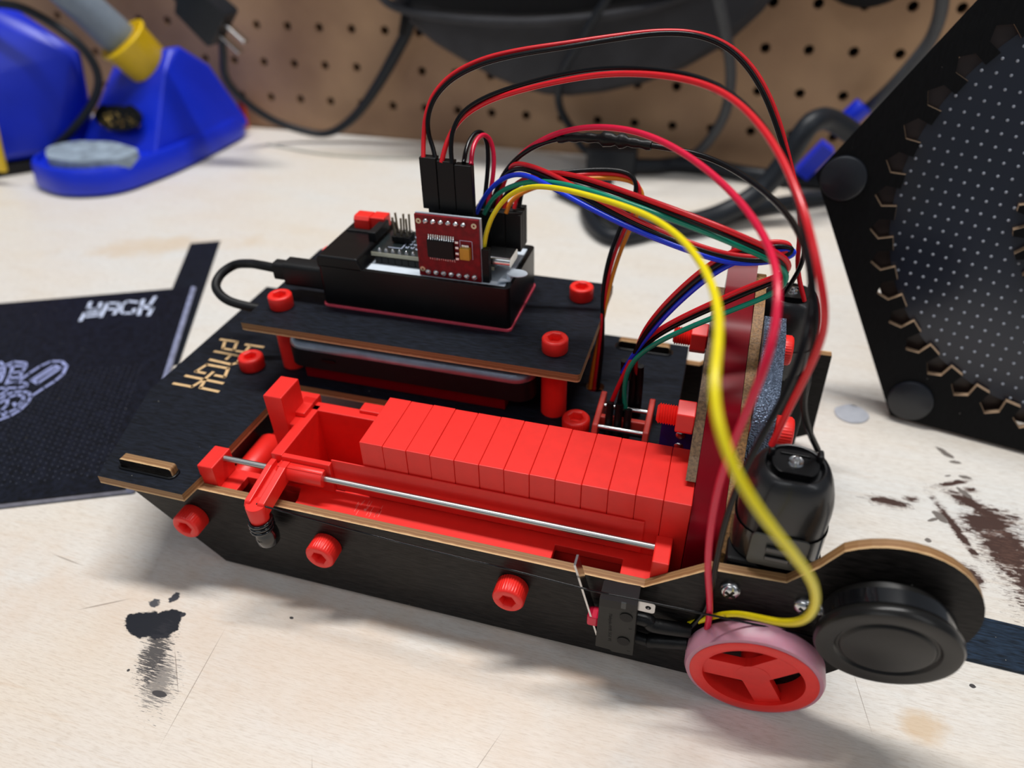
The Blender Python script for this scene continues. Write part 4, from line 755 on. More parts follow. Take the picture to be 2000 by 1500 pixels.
# red motor driver board standing on edge
DX0, DX1, DY, DZ0, DZ1 = 44.2, 66.3, 58.2, 79.9, 102.0
mb = MB(); mb.box(DX0, DX1, DY, DY + 1.0, DZ0, DZ1); db = mb.build('driver_board', PCB_RED, eb, bevel=.05); db['label'] = 'small red driver board standing on edge'
mb = MB(); mb.box(DX0, DX1 + .5, DY + 1.0, DY + 1.8, DZ0, DZ1 + .3); mb.build('board_back', WHITE, db)
mb = MB()
for k in range(6): mb.lathe([(1.05, 0), (0.95, .5), (0.6, 1.1), (0, 1.3)], (DX0 + 4.0 + k * 2.6, DY, DZ1 - 2.0), (0, -1, 0.25), 14)
for k in range(7): mb.lathe([(1.05, 0), (0.95, .5), (0.6, 1.1), (0, 1.3)], (DX0 + 3.4 + k * 2.75, DY, DZ0 + 1.8), (0, -1, 0.25), 14)
mb.build('solder_joints', SOLDER, db, smooth=60)
mb = MB()
for (x, z) in ((DX0 + 1.4, DZ1 - 2.2), (DX1 - 1.6, DZ1 - 2.0), (DX0 + 1.3, DZ0 + 2.4)):
    mb.lathe([(.35, -.05), (.35, .12), (.95, .12), (.95, -.05)], (x, DY, z), (0, -1, 0), 18)
mb.build('mounting_holes', BRASSPIN, db, smooth=40)
mb = MB(); mb.box(DX0 + 4.2, DX0 + 13.4, DY - 1.5, DY, DZ1 - 14.2, DZ1 - 8.0); ic = mb.build('driver_chip', SOCKET, db, bevel=.15)
mb = MB()
for k in range(12):
    x = DX0 + 4.45 + k * .78
    mb.prism([(DY, DZ1 - 6.4), (DY - .25, DZ1 - 6.4), (DY - .35, DZ1 - 7.3), (DY - .85, DZ1 - 8.1), (DY - .55, DZ1 - 8.1), (DY, DZ1 - 7.2)], 'x', x, x + .36)
    mb.prism([(DY, DZ1 - 15.6), (DY - .25, DZ1 - 15.6), (DY - .35, DZ1 - 14.9), (DY - .85, DZ1 - 14.1), (DY - .55, DZ1 - 14.1), (DY, DZ1 - 14.8)], 'x', x, x + .36)
mb.build('chip_legs', SOLDER, db)
mb = MB(); mb.box(DX1 - 6.4, DX1 - 3.0, DY - 1.9, DY, DZ1 - 13.6, DZ1 - 9.6); mb.build('capacitor', GOLD, db, bevel=.15)
mb = MB(); mb.box(DX1 - 5.9, DX1 - 3.4, DY - .9, DY, DZ1 - 9.6, DZ1 - 8.6)
for z in (DZ1 - 8.6, DZ1 - 12.6): mb.box(DX1 - 8.3, DX1 - 7.1, DY - .7, DY, z, z + .9); mb.box(DX1 - 8.3, DX1 - 7.1, DY - .7, DY, z - 1.9, z - 1.0)
mb.build('small_parts', SOLDER, db, bevel=.1)
mb = MB()
a0, a1, b0, b1 = DX1 - 6.8, DX1 - 2.6, DZ1 - 14.0, DZ1 - 7.6
for (p, q, r2, s2) in ((a0, a1, b1, b1 + .15), (a0, a0 + .15, b0, b1), (a1, a1 + .15, b0, b1)): mb.box(p, q, DY - .04, DY, r2, s2)
mb.build('silkscreen', PRINT, db)
# pin header behind the driver and the three plug housings on it
mb = MB()
for k in range(6): mb.box(DX0 + 3.2 + k * 2.62, DX0 + 5.7 + k * 2.62, 63.0, 65.6, 95.5, 102.2)
mb.build('pin_header', SOCKET, eb, bevel=.12)
for (x0, dz) in ((45.7, 0.9), (51.6, 0.2), (57.4, -0.6)):
    mb = MB(); mb.box(x0, x0 + 5.6, 62.8, 66.0, 102.0 + dz * .2, 118.3 + dz); h = mb.build('plug_housing', SOCKET, eb, bevel=.2); h['label'] = 'black two-pin plug housing behind the red board'
# cluster of plug housings at the right end
k = 0
for j, (y, zt) in enumerate(((74.6, 98.4), (77.4, 98.6), (80.2, 98.9))):
    for (x0, wd) in ((58.9, 5.4), (64.5, 5.4), (70.1, 5.4)):
        mb = MB(); mb.box(x0, x0 + wd, y, y + 2.6, 84.3, zt - 0.3 * ((k * 7) % 3)); mb.build('plug_housing', SOCKET, eb, bevel=.2); k += 1
mb = MB(); mb.box(66.6, 69.0, 58.8, 61.4, 79.7, 91.8); mb.build('plug_housing', SOCKET, eb, bevel=.15)

# ------------------------------------------------------------------ usb lead
uc = thing('usb_lead', 'short black usb lead looping from the box to the power bank', 'cable')
mb = MB(); mb.prism(rrect(57.0, 64.6, 68.4, 77.4, 1.6, 4), 'x', -9.5, 6.4); mb.build('usb_plug', BLK_M, uc, smooth=40, bevel=.5)
mb = MB(); mb.prism(rrect(58.2, 63.4, 69.6, 76.4, 1.4, 4), 'x', -14.5, -9.5); mb.build('strain_relief', BLK_M, uc, smooth=40, bevel=.4)
pts = [(-13.5, 61.0, 73.0), (-22, 62.5, 72.6), (-30, 66, 70.5), (-38.5, 68.0, 67.8), (-42.3, 63.5, 65.5), (-41.0, 57.5, 63.2), (-34, 53.5, 61.0), (-24, 54.0, 59.0), (-12, 58, 56.5), (-4, 60, 53)]
mb = MB(); mb.tube(spline(pts, 8), 1.75, 16); mb.build('cord', BLK_M, uc, smooth=60)
mb = MB(); mb.prism(rrect(56, 65, 49, 54.8, 1.4, 4), 'x', -12, -4.7); mb.build('usb_plug', BLK_M, uc, smooth=40, bevel=.5)

# ------------------------------------------------------------------ jumper wires
def wire(key, name, m, label, r=0.74, group=None, ext=0.0):
    P = smooth_pts(spline(smooth_pts(WIRES[key], 1), 6), 3)
    if ext: P = [P[0] - Vector((0, 0, ext))] + P
    mb = MB(); mb.tube(P, r, 12); o = mb.build(name, m, None, smooth=70)
    return tag(o, label, 'wire', group)
wire('a_black', 'jumper_wire', W_BLK, 'topmost black wire, arching highest from the left plug over to the far motor')
wire('a_red', 'jumper_wire', W_RED, 'red wire edging the topmost black wire from the left plug to the far motor')
wire('b_black', 'jumper_wire', W_BLK, 'black wire behind the long bright red arch, from the middle plug to the near motor')
wire('b_red', 'jumper_wire', W_RED, 'long bright red wire arching second highest, ending at the near motor', 0.8)
wire('i_black', 'jumper_wire', W_BLK, 'black wire of the short hairpin loop just right of the standing plugs')
wire('i_red', 'jumper_wire', W_CRI, 'crimson wire of the short hairpin loop just right of the standing plugs')
wire('d_crimson', 'jumper_wire', W_CRI, 'crimson wire arching above the lumpy black splice and down past the red wheel', 0.85)
cb = wire('c_black', 'jumper_wire', W_BLK, 'black wire with a lumpy heat-shrunk splice, running down to the micro switch', 0.78)
P = spline(smooth_pts(WIRES['c_black'], 1), 6); sp_ = P[30:55]; rr = [1.35 + .16 * math.sin(i * 1.7) + (0.75 if 12 <= i <= 14 or 16 <= i <= 17 else 0) for i in range(len(sp_))]
mb = MB(); mb.tube(sp_, rr, 14); s_ = mb.build('splice_sleeve', SHRINK, cb, smooth=60); s_['label'] = 'lumpy black heat-shrunk splice'
wire('yellow', 'jumper_wire', W_YEL, 'thick yellow wire swinging out in front of everything to the micro switch', 0.78)
wire('f_red', 'jumper_wire', W_RED, 'red wire of the green ribbon, on its upper edge')
wire('f_black', 'jumper_wire', W_BLK, 'black middle wire between the red and green wires of the green ribbon')
wire('f_green', 'jumper_wire', W_GRN, 'green wire of the ribbon that folds back at the right to the sensor bracket', 0.78)
wire('g_red', 'jumper_wire', W_RED, 'red wire of the blue ribbon, on its upper edge')
wire('g_black', 'jumper_wire', W_BLK, 'black middle wire between the red and blue wires of the blue ribbon')
wire('g_blue', 'jumper_wire', W_BLU, 'blue wire of the ribbon that folds back at the right to the sensor bracket', 0.78)
wire('h_black', 'jumper_wire', W_BLK, 'black wire of the three-wire lead that drops past the upper platform into the deck')
wire('h_red', 'jumper_wire', W_RED, 'red middle wire of the three-wire lead that drops past the upper platform into the deck', 0.66)
wire('h_orange', 'jumper_wire', W_ORG, 'orange wire of the three-wire lead that drops past the upper platform into the deck')

# ------------------------------------------------------------------ booklet and card strips
u = Vector((-0.905, -0.425, 0)).normalized(); v = Vector((0.460, -0.888, 0)).normalized()
TR = Vector((-134.4, 145.7, 0)); BR = Vector((-60.5, 3.2, 0))
bk = thing('booklet', 'black glossy booklet with white outline drawing and logo, left of the machine', 'booklet')
def pageblock(name, z0, z1, grow, m):
    q = [TR + (-u - v) * grow * 0 + u * 0, BR, BR + u * 205, TR + u * 205]
    mb = MB(); mb.prism([tuple((p + (-u * grow)).xy) for p in q], 'z', z0, z1); return mb.build(name, m, bk, bevel=.1)
pageblock('pages', 0.2, 2.2, -0.8, PAPER)
pageblock('back_cover', 0.0, 0.25, 0.2, BOOK)
pageblock('front_cover', 2.25, 3.0, 0, BOOK)
mb = MB()
q0, q1 = TR - u * 0.3, BR - u * 0.3
mb.tube([tuple(q0 + Vector((0, 0, 1.6))), tuple(q1 + Vector((0, 0, 1.6)))], 1.55, 16)
mb.build('spine', mat('worn_spine', (140, 146, 176), 0.3, var=.2), bk, smooth=60)
def strokes(src, hw, z0, z1, name, m, parent):
    mb = MB()
    for st_ in src:
        P = [Vector((a, b, 0)) for a, b in st_]
        for a, b in zip(P, P[1:]):
            d = (b - a); 
            if d.length < 1e-4: continue
            d.normalize(); n_ = Vector((-d.y, d.x, 0)) * hw; a2, b2 = a - d * hw * .5, b + d * hw * .5
            mb.prism([tuple((a2 - n_).xy), tuple((b2 - n_).xy), tuple((b2 + n_).xy), tuple((a2 + n_).xy)], 'z', z0, z1)
    return mb.build(name, m, parent)
strokes(BOOK_LOGO, 0.95, 2.98, 3.06, 'cover_logo', PRINT, bk)
strokes(BOOK_ART, 0.75, 2.98, 3.04, 'cover_drawing', PRINT2, bk)
dm = MB()
for i in range(46):
    for j in range(26):
        p = BR + u * (12 + i * 2.6) - v * (10 + j * 3.0 + (i % 2) * 1.5)
        if (p - (TR + u * 95 + v * 60)).length < 36: continue
        dm.prism([(p.x - .28, p.y), (p.x, p.y - .28), (p.x + .28, p.y), (p.x, p.y + .28)], 'z', 2.98, 3.03)
dots = dm.build('dot_pattern', mat('faint_grey_print', (74, 78, 92), .5), bk); dots['kind'] = 'stuff'
mb = MB(); A = Vector((-165.5, 201.5)); B = Vector((-105, 78)); d = (B - A).normalized(); n_ = Vector((-d.y, d.x)) * 9.0
mb.prism([tuple(A - n_), tuple(B - n_), tuple(B + n_), tuple(A + n_)], 'z', 0, 0.18)
mb.build('tmp', PLY)
o = bpy.data.objects['tmp']; o.name = 'card_strip'; tag(o, 'narrow black strip on the bench, sticking out from under the booklet', 'strip')
mb = MB(); mb.prism([(195, 12.5), (330, 8.5), (330, 24.5), (195, 30.5)], 'z', 0, 1.2)
tag(mb.build('card_strip', STRIP, None, bevel=.1), 'wide blue-black strip on the bench at the right, running out from behind the round roller', 'strip')

# ------------------------------------------------------------------ hexagonal board at the right
A = Vector((221.9, 130.0, 0)); e = Vector((270.3 - 221.9, 119.6 - 130.0, 0)).normalized(); hh = Vector((-e.y, e.x, 0)); t = math.radians(80)
up = math.cos(t) * hh + math.sin(t) * Vector((0, 0, 1)); nn = e.cross(up)       # nn points to the viewer
if nn.y > 0: nn = -nn
HM = Matrix((e, -nn, up)).transposed().to_4x4()
SIDE = 106.0; cxh, czh = 53.0, SIDE * math.sin(math.radians(60)) + 1.0
hexp = [(cxh + SIDE * math.cos(math.radians(60 * i)), czh + SIDE * math.sin(math.radians(60 * i))) for i in range(6)]
hx = thing('hexagonal_gear_board', 'black hexagonal board standing at the right with a gear-shaped opening over a dotted disc', 'board')
hx.matrix_world = Matrix.Translation(A * S) @ HM
NT = 40; gear = []
for i in range(NT):
    a = math.radians(-150 + 9 * i)
    for (f, r) in ((-2.5, 75.0), (-2.75, 80.2), (0.0, 83.2), (2.75, 80.2), (2.5, 75.0)):
        gear.append((cxh + r * math.cos(a + math.radians(f)), czh + r * math.sin(a + math.radians(f))))
mb = MB(); mb.prism(hexp, 'y', -3.0, 0, 0, 1, [gear]); uv = [(0, (q[1] + 3) / 3) for q in mb.v]
fr = new_obj('gear_frame', mb.v, mb.f, [PLY_HEX, mat('cut_birch_edge', (176, 148, 120), 0.6, var=.1)], hx, None, 0, mb.m)
# the outer rim is stained too
for p_ in fr.data.polygons:
    if p_.material_index == 1:
        c = p_.center / S
        if math.hypot(c.x - cxh, c.z - czh) > 86: p_.material_index = 0
GLS = mat('smoked_acrylic', (36, 40, 52), 0.2, coat=.3, var=.1, scale=14)
mb = MB(); mb.lathe([(0, 1.0), (76.5, 1.0), (76.5, 3.0), (0, 3.0)], (cxh, 0, czh), 'y', 96); ds = mb.build('acrylic_disc', GLS, hx, smooth=30)
mb = MB(); nd = 0
for i in range(-18, 19):
    for j in range(-18, 19):
        x, z = i * 4.6 + j * .35, j * 4.6 - i * .35
        r = math.hypot(x, z)
        if 36 < r < 75: mb.lathe([(0.56, 1.0), (.46, .65), (0, .5)], (cxh + x, 0, czh + z), 'y', 8); nd += 1
dd = mb.build('raised_dots', mat('acrylic_dot', (170, 176, 188), .25, coat=.5), hx, smooth=60); dd['kind'] = 'stuff'
NG = 26; g2 = []
for i in range(NG):
    a = 2 * math.pi * i / NG
    for f, r in ((0, 36.5), (.25, 36.5), (.45, 31.5), (.8, 31.5)): g2.append((cxh + r * math.cos(a + 2 * math.pi / NG * f), czh + r * math.sin(a + 2 * math.pi / NG * f)))
mb = MB(); mb.prism(g2, 'y', -3.4, 1.0, 0, 1); new_obj('small_gear', mb.v, mb.f, [PLY_HEX, bpy.data.materials['cut_birch_edge']], hx, None, 0, mb.m)
for i, a in enumerate((180, 240, 300, 0, 60, 120)):
    x, z = cxh + 95.6 * math.cos(math.radians(a)), czh + 95.6 * math.sin(math.radians(a))
    mb = MB(); mb.lathe([(0, -4.6), (7.6, -4.6), (8.3, -4.3), (8.5, -3.6), (8.5, -3.0)], (x, 0, z), 'y', 40); mb.build('round_magnet', mat('magnet_disc', (22, 25, 32), .35, coat=.2), hx, smooth=50)
mb = MB(); mb.prism([(cxh + (a - cxh) * .9, czh + (b - czh) * .9) for a, b in hexp], 'y', 3.2, 9); mb.build('back_panel', mat('brown_black_board', (52, 40, 36), .3), hx)
mb = MB(); mb.box(30, 76, 9, 60, -0.5 + 0.0, 3) ; ft = mb.build('rear_foot', PLY_HEX, hx)
# ------------------------------------------------------------------ soldering iron stand and station
sd = thing('soldering_iron_stand', 'blue soldering iron stand with sponge tray, brass wool pocket and yellow holder', 'stand')
def loft(rings, name, m, parent, smooth=45, bevel=0, k=0):
    mb = MB(); n = len(rings[0])
    for r in rings: mb.v += [tuple(p) for p in r]
    for i in range(len(rings) - 1):
        for j in range(n): mb.f.append((i * n + j, i * n + (j + 1) % n, (i + 1) * n + (j + 1) % n, (i + 1) * n + j)); mb.m.append(0)
    mb.f.append(tuple(range(n))[::-1]); mb.m.append(0); mb.f.append(tuple((len(rings) - 1) * n + j for j in range(n))); mb.m.append(0)
    return mb.build(name, m, parent, smooth, bevel, 4)
def outline(pts, rad=14, n=6):
    out = []; N = len(pts)
    for i in range(N):
        p = Vector(pts[i]); a = (Vector(pts[i - 1]) - p); b = (Vector(pts[(i + 1) % N]) - p)
        r = min(rad, a.length * .45, b.length * .45); A_, B_ = p + a.normalized() * r, p + b.normalized() * r
        for k in range(n + 1):
            t_ = k / n; out.append(A_ * (1 - t_) ** 2 + p * 2 * t_ * (1 - t_) + B_ * t_ ** 2)
    return out
foot = [(-349, 250), (-305, 236), (-270, 250), (-256, 300), (-252, 398), (-349, 398)]
def shr(pts, s, c=(-320, 320)): return [Vector((c[0] + (p.x - c[0]) * s, c[1] + (p.y - c[1]) * s)) for p in pts]
fo = outline(foot, 26)
rings = [[(p.x, p.y, 2.0) for p in shr(fo, 1.0)], [(p.x, p.y, 4) for p in shr(fo, 1.01)], [(p.x, p.y, 17) for p in shr(fo, .985)], [(p.x, p.y, 19) for p in shr(fo, .965)], [(p.x, p.y, 19) for p in shr(fo, .92)], [(p.x, p.y, 15.5) for p in shr(fo, .91)]]
loft(rings, 'tray', BLUE, sd)
mb = MB(); mb.prism([tuple(p) for p in shr(fo, .96)], 'z', 0, 2.2); mb.build('rubber_foot', BLK_M, sd)
# raised back with a sloping front
def hull(pts, name, m, parent, bev):
    bm = bmesh.new(); vs = [bm.verts.new(Vector(p) * S) for p in pts]; bmesh.ops.convex_hull(bm, input=vs)
    loose = [v_ for v_ in bm.verts if not v_.link_faces]; bmesh.ops.delete(bm, geom=loose, context='VERTS')
    bmesh.ops.dissolve_limit(bm, angle_limit=.02, verts=bm.verts, edges=bm.edges)
    for f in bm.faces: f.smooth = True
    me = bpy.data.meshes.new(name); bm.to_mesh(me); bm.free(); me.materials.append(m)
    o = bpy.data.objects.new(name, me); COL.objects.link(o); o.parent = parent
    md = o.modifiers.new('bevel', 'BEVEL'); md.width = bev * S; md.segments = 5; md.limit_method = 'ANGLE'; md.angle_limit = math.radians(25)
    wn = o.modifiers.new('wn', 'WEIGHTED_NORMAL'); return o
hd = hull([(-270, 292, 10), (-338, 296, 10), (-254, 396, 8), (-346, 396, 8), (-346, 336, 8), (-255, 330, 8),
      (-270, 330, 66), (-276, 345, 78), (-270, 352, 78), (-262, 372, 60), (-330, 334, 52), (-345, 362, 58), (-300, 385, 66), (-268, 300, 18), (-338, 300, 18)], 'raised_back', BLUE, sd, 7)
# pocket opening with brass wool
oc = Vector((-300, 306.5, 36)); onrm = Vector((0.03, -0.86, 0.5)).normalized(); ou = Vector((1, 0.03, 0)).normalized(); ov = onrm.cross(ou).normalized()
if ov.z < 0: ov = -ov
def osect(rx, ry, d, n=36): return [oc + onrm * d + ou * (rx * math.cos(2 * math.pi * k / n)) + ov * (ry * (math.sin(2 * math.pi * k / n)) * (1 - .25 * max(0, math.sin(2 * math.pi * k / n)) * (1 if abs(math.cos(2 * math.pi * k / n)) < .5 else 0))) for k in range(n)]
pk = loft([osect(20, 10.5, 2.5), osect(20, 10.5, 5.2)], 'wool_pocket', BLK, sd)
random.seed(5); mb = MB()
for k in range(120):
    a = random.random() * 6.28; r = math.sqrt(random.random()); c = oc + onrm * 3.2 + ou * (16.5 * r * math.cos(a)) + ov * (6.0 * r * math.sin(a) - 3)
    R_ = 1.0 + random.random() * 2; ph = random.random() * 6.28; q1 = Vector((random.gauss(0, 1), random.gauss(0, 1), random.gauss(0, 1))).normalized(); q2 = q1.orthogonal().normalized(); q3 = q1.cross(q2)
    mb.tube([c + q2 * (R_ * math.cos(ph + i * .7)) + q3 * (R_ * math.sin(ph + i * .7)) for i in range(7)], .35, 4)
wl = mb.build('brass_wool', WOOL, sd); wl['kind'] = 'stuff'
sp2 = outline([(-340, 268), (-322, 249), (-292, 247), (-266, 262), (-266, 279), (-300, 290), (-330, 284)], 8)
mb = MB(); mb.prism([tuple(p) for p in sp2], 'z', 15.5, 24.0); mb.build('sponge', SPONGE, sd, smooth=40, bevel=1)
# yellow funnel and iron
ia = Vector((-301, 331, 86)); ib = Vector((-290, 347, 56)); dx = (ib - ia).normalized()
ia2 = ib - dx * 36
mb = MB(); mb.lathe([(19.0, 0), (19.8, .8), (19.6, 2.4), (18.2, 4.0), (16.0, 38), (12, 44)], ia2, dx, 40); mb.lathe([(16.6, 30), (17.2, 3), (19.0, 0)], ia2, dx, 40); cup = mb.build('yellow_holder', YEL, sd, smooth=50)
ir = thing('soldering_iron', 'grey-handled soldering iron resting in the yellow holder', 'soldering iron')
mb = MB(); h0 = ia2 - dx * 46 + Vector((-5, 0, 0)); dr = (ib - h0).normalized(); mb.lathe([(11.5, 0), (12.8, 3), (12.6, 22), (13.4, 40), (12.8, 56), (8, 60), (7.5, 64)], h0, dr, 36); mb.build('handle', GREY, ir, smooth=50)
mb = MB(); mb.lathe([(9, -60), (12.5, -50), (13.6, -20), (12.6, -2), (11.6, 1)], h0, dr, 36); mb.build('black_grip', BLK_M, ir, smooth=50)
mb = MB(); mb.lathe([(0.01, 0), (3, 0), (3, 4), (0.01, 4)], h0 + dr * 88, dr, 12); mb.build('tip_barrel', STEEL, ir)
# station body at the left edge
stn = thing('soldering_station', 'large blue soldering station with a yellow panel, cut off by the left edge', 'soldering station')
hull([(-520, 258, 8), (-392, 252, 8), (-352, 292, 8), (-352, 330, 8), (-520, 330, 8), (-520, 262, 60), (-400, 262, 62), (-366, 300, 76), (-360, 330, 70), (-430, 330, 132), (-520, 330, 140), (-400, 300, 112), (-330, 322, 78), (-520, 300, 136), (-345, 322, 40)], 'body', BLUE, stn, 10)
mb = MB(); mb.prism([(-518, 256), (-392, 251), (-352, 292), (-352, 330), (-518, 330)], 'z', 0, 8); mb.build('rubber_foot', BLK_M, stn, bevel=1)
mb = MB(); mb.prism([(-480, 9), (-366, 9), (-356, 46), (-480, 58)], 'y', 249.0, 252.5); yp = mb.build('yellow_panel', YEL, stn, bevel=1)
def bg_cord(name, pts, r, m, label, k=7):
    mb = MB(); mb.tube(smooth_pts(spline(pts, k), 2), r, 14); return tag(mb.build(name, m, None, smooth=70), label, 'cable')
bg_cord('iron_cord', [(-420, 300, 112), (-385, 296, 113), (-353, 298, 111.5), (-332, 298, 104.5), (-314, 299, 93), (-306, 302, 78), (-306, 302, 63), (-317, 300, 47), (-334, 292, 30), (-350, 286, 18), (-362, 284, 10)], 2.9, CORD, 'black iron cord arching over the front of the blue soldering station')

# ------------------------------------------------------------------ mains plug on its cord
pl = thing('mains_plug', 'black two-prong mains plug and grey cord hanging at the upper left before the pegboard', 'plug')
ca, cb_ = Vector((-240, 330, 122)), Vector((-211, 330, 96)); dr2 = (cb_ - ca).normalized(); sd2 = Vector((dr2.z, 0, -dr2.x))
mb = MB(); n0 = ca - dr2 * 14
def sect(c, a, b): return [c + sd2 * (a * math.cos(k * math.pi / 8)) * (1 if True else 1) + Vector((0, 1, 0)) * (b * math.sin(k * math.pi / 8)) for k in range(16)]
def sq(c, a, b): return [c + sd2 * (a * max(-.8, min(.8, 1.2 * math.cos(k * math.pi / 8))) * 1.2) + Vector((0, 1, 0)) * (b * max(-.8, min(.8, 1.2 * math.sin(k * math.pi / 8))) * 1.2) for k in range(16)]
loft([sq(n0, 5, 5), sq(ca + dr2 * 6, 7, 6.5), sq(ca + dr2 * 9, 13.5, 8), sq(cb_ - dr2 * 2, 15, 9), sq(cb_, 14, 8)], 'plug_body', CORD, pl, 40)
for s_2 in (-6.3, 6.3):
    mb = MB(); c0 = cb_ + sd2 * s_2 * .75
    a1 = c0 + dr2 * 17; w3 = Vector((0, 1, 0)) * 3.2
    q = [c0 - w3 - sd2 * .8, c0 + w3 - sd2 * .8, c0 + w3 + sd2 * .8, c0 - w3 + sd2 * .8]; q2_ = [p + dr2 * 17 for p in q]
    mb.add(q + q2_, [(0, 1, 2, 3), (7, 6, 5, 4), (0, 4, 5, 1), (1, 5, 6, 2), (2, 6, 7, 3), (3, 7, 4, 0)]); mb.build('prong', STEEL, pl, bevel=.5)
pc = [(-232, 332, 113), (-222.8, 338, 96), (-224.5, 342, 80), (-234.1, 350, 58.3), (-232.1, 362.5, 38.3), (-218.9, 375, 20.6), (-199.1, 385, 9.9), (-178.5, 390, 7.5), (-156.3, 395, 20.2), (-133.4, 396.7, 44.9), (-113.7, 398.3, 71.5), (-101.9, 400, 91), (-96, 401, 120), (-94, 401, 160)]
mb = MB(); P = smooth_pts(spline(pc, 7), 2); mb.tube(P, [2.9 + 1.6 * min(1, max(0, (i - 48) / 20)) for i in range(len(P))], 14); mb.build('cord', CORD, pl, smooth=70)

# ------------------------------------------------------------------ things hanging on the pegboard
bag = thing('tool_pouch', 'dark grey fabric pouch with black top hanging on the pegboard above the machine', 'pouch')
bl = [(-125, 190), (-115.6, 121), (-110, 103.4), (-95.8, 88.9), (-80.9, 78.6), (-58, 67.2), (-35, 57), (-15.7, 51.1), (3.4, 47.6), (22.3, 47.7), (48, 52.1), (76, 60), (102.5, 71.4), (126.8, 86.9), (145.6, 107), (157, 127.4), (168, 190)]
def inset(pts, s, c=(20, 130)): return [(c[0] + (a - c[0]) * s, c[1] + (b - c[1]) * s) for a, b in pts]
loft([[(a, 409, b) for a, b in inset(bl, .95)], [(a, 402, b) for a, b in bl], [(a, 392, b) for a, b in inset(bl, .985)], [(a, 384, b) for a, b in inset(bl, .93)], [(a, 381, b) for a, b in inset(bl, .8)]], 'pouch_body', BAGM, bag, 30)
mb = MB(); mb.tube(smooth_pts(spline([(-122, 384, 121), (-105, 376, 107), (-65, 371, 101), (-13, 368, 100.5), (21.6, 368, 103), (54, 370, 107), (85, 375, 114), (125, 384, 128)], 6), 2), 3.0, 10); mb.build('rim_band', BAGM, bag, smooth=60)
loft([[(a, 384, b) for a, b in [(-118, 190), (-112, 124), (-65, 104), (-13, 103), (22, 105), (85, 117), (120, 124), (120, 190)]], [(a, 370, b) for a, b in [(-112, 190), (-106, 124), (-65, 106), (-13, 105), (22, 107), (85, 119), (112, 124), (112, 190)]]], 'black_top', BAGB, bag, 30)
mb = MB(); mb.tube(spline([(-94, 380, 107), (-97, 379, 95), (-100, 381, 88)], 4), 3, 8); mb.build('strap', BAGB, bag, smooth=60)
bg_cord('hanging_cord', [(60, 356, 150), (53, 358, 122), (43.5, 361, 107), (32, 365, 88), (22.5, 369, 73.5), (17.5, 374, 56.8), (17.3, 384, 40.4), (23.4, 391.7, 26.2), (30.9, 390, 15), (40, 386, 10)], 2.8, CORD, 'thin black cord hanging over the pouch down to the adapter on the bench')
bg_cord('hanging_cord', [(112, 350, 150), (116.6, 354, 126), (122.4, 360.7, 108.5), (129.4, 373.3, 84.9), (132.3, 380, 67.7), (132.1, 385, 48.2), (126.4, 390, 30.6), (115.8, 395, 13.5), (98, 398, 4)], 3.6, CORD_G, 'grey cord hanging in front of the right end of the pouch')
bg_cord('hanging_cord', [(240, 378, 150), (243, 380, 124.8), (246, 385, 110.5), (246, 390, 96.9), (241.6, 392.5, 84.5), (232, 395, 66), (222, 400, 50)], 4.0, CORD_G, 'grey cord hanging at the upper right, going behind the hexagonal board')
mb = MB(); mb.lathe([(28, 0), (33, 2), (35, 8), (33, 14), (28, 16), (28, 0)], (203, 390, 146), (0, 1, 0), 48); mb.lathe([(0, 6), (28, 6), (28, 10), (0, 10)], (203, 390, 146), (0, 1, 0), 48)
tag(mb.build('round_tin', BAGB, None, smooth=50), 'round black dish hanging on the pegboard at the top right', 'dish')
ad = MB(); ad.prism([(x, y) for x, y in outline([(40, 368), (76, 372), (74, 396), (38, 392)], 5)], 'z', 0, 19)
adp = thing('power_adapter', 'black power adapter block lying on the bench against the pegboard', 'adapter'); ad.build('adapter_body', CORD, adp, smooth=40, bevel=2)
mb = MB(); mb.tube(smooth_pts(spline([(74, 378, 7), (90, 384, 6), (102.5, 392, 5.5), (131.8, 391, 5.5), (160.5, 384, 5.5), (187.9, 383, 5.5), (222, 385, 5.5)], 7), 2), 5.2, 14); mb.build('cord', CORD, adp, smooth=70)
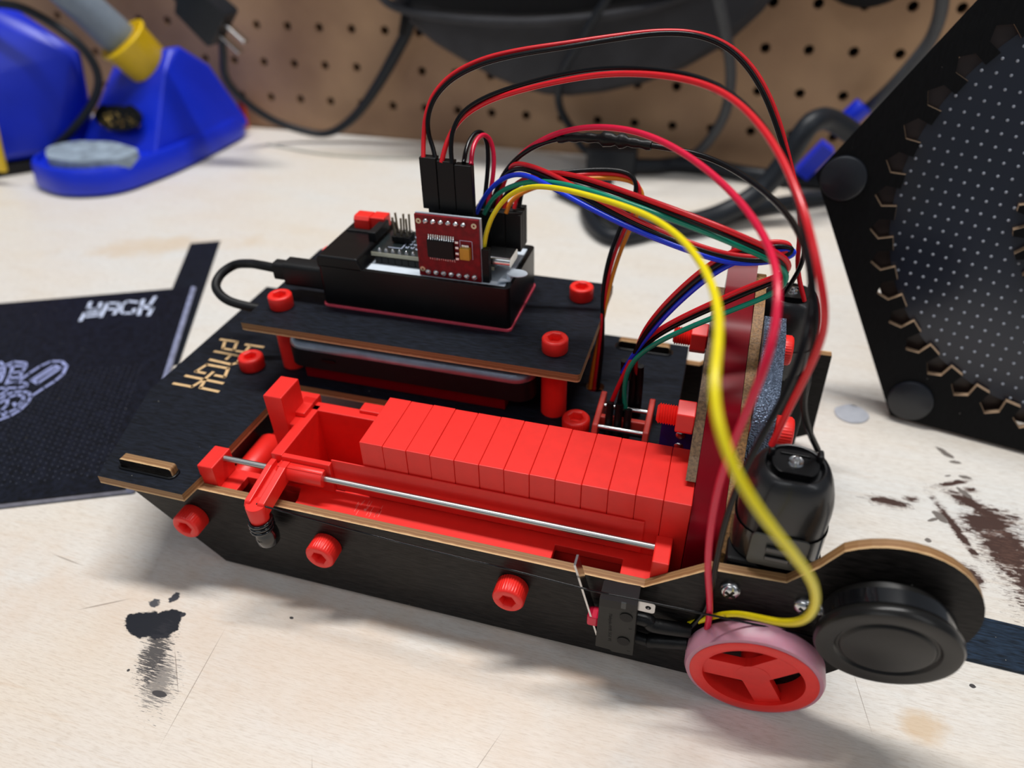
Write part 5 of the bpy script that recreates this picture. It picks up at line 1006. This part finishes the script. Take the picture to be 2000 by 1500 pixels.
bg_cord('thick_cable', [(30, 330, 7), (62, 305, 7), (78, 286, 7.5), (98, 277.5, 7.5), (120.3, 284, 8), (140.2, 300, 10), (159.5, 313, 20), (171.7, 319, 38), (178.1, 322, 54), (184, 328, 61), (193.6, 338.5, 60), (209.5, 347, 50), (226, 354, 36)], 6.6, CORD, 'thick glossy black cable rising in a hump beside the hexagonal board')
bg_cord('loop_cable', [(222, 366, 5), (205, 356, 5), (187.5, 345.4, 5), (159.1, 325, 5), (132.3, 301, 5), (110, 285, 5), (84, 262, 5), (70, 268, 5), (58, 290, 5), (52, 320, 5), (60, 350, 5)], 4.6, CORD, 'black cable lying in a loop on the bench behind the wires')
mb = MB(); mb.prism([(184, 14), (197, 34), (205, 29), (192, 9)], 'y', 372, 384); mb.build('tmp', BLUE); cp = bpy.data.objects['tmp']; cp.name = 'blue_clamp'
tag(cp, 'blue clamp pad below the thick cable beside the hexagonal board', 'clamp'); cp.location = (0.0, 0, 0)
mb = MB(); mb.lathe([(6, 0), (6.5, 1), (6.5, 13), (6, 14)], (210, 392, 44), (.6, 0, .8), 24); tag(mb.build('blue_plug', BLUE, None, smooth=50), 'round blue plug on the pegboard behind the hexagonal board corner', 'plug')
mb = MB(); mb.prism([(-272, 2), (-262, 2), (-261, 24), (-264, 30)], 'y', 401, 405); tag(mb.build('orange_tag', mat('orange_red_plastic', (190, 62, 30), .5), None, bevel=.5), 'orange-red tag behind the blue stand at the foot of the pegboard', 'tag')
bg_cord('thin_wire', [(-225, 372, .9), (-205, 368, .9), (-170, 362, .9), (-130, 364, .9), (-96, 372, .9), (-80, 384, .9)], 0.8, mat('clear_cord', (190, 190, 180), .4), 'thin pale wire lying on the bench under the hanging plug cord')
# dried glue drips on the bench
for (pts, nm) in (([(199, 128), (206, 133), (211, 131), (214, 126), (211, 121), (205, 119), (200, 122)], 'dried_glue'),):
    mb = MB(); mb.prism([tuple(p) for p in outline(pts, 2.5, 3)], 'z', 0, .7)
    tag(mb.build(nm, WAX, None, smooth=60, bevel=.3), 'clear dried glue blob on the bench left of the hexagonal board', 'glue')
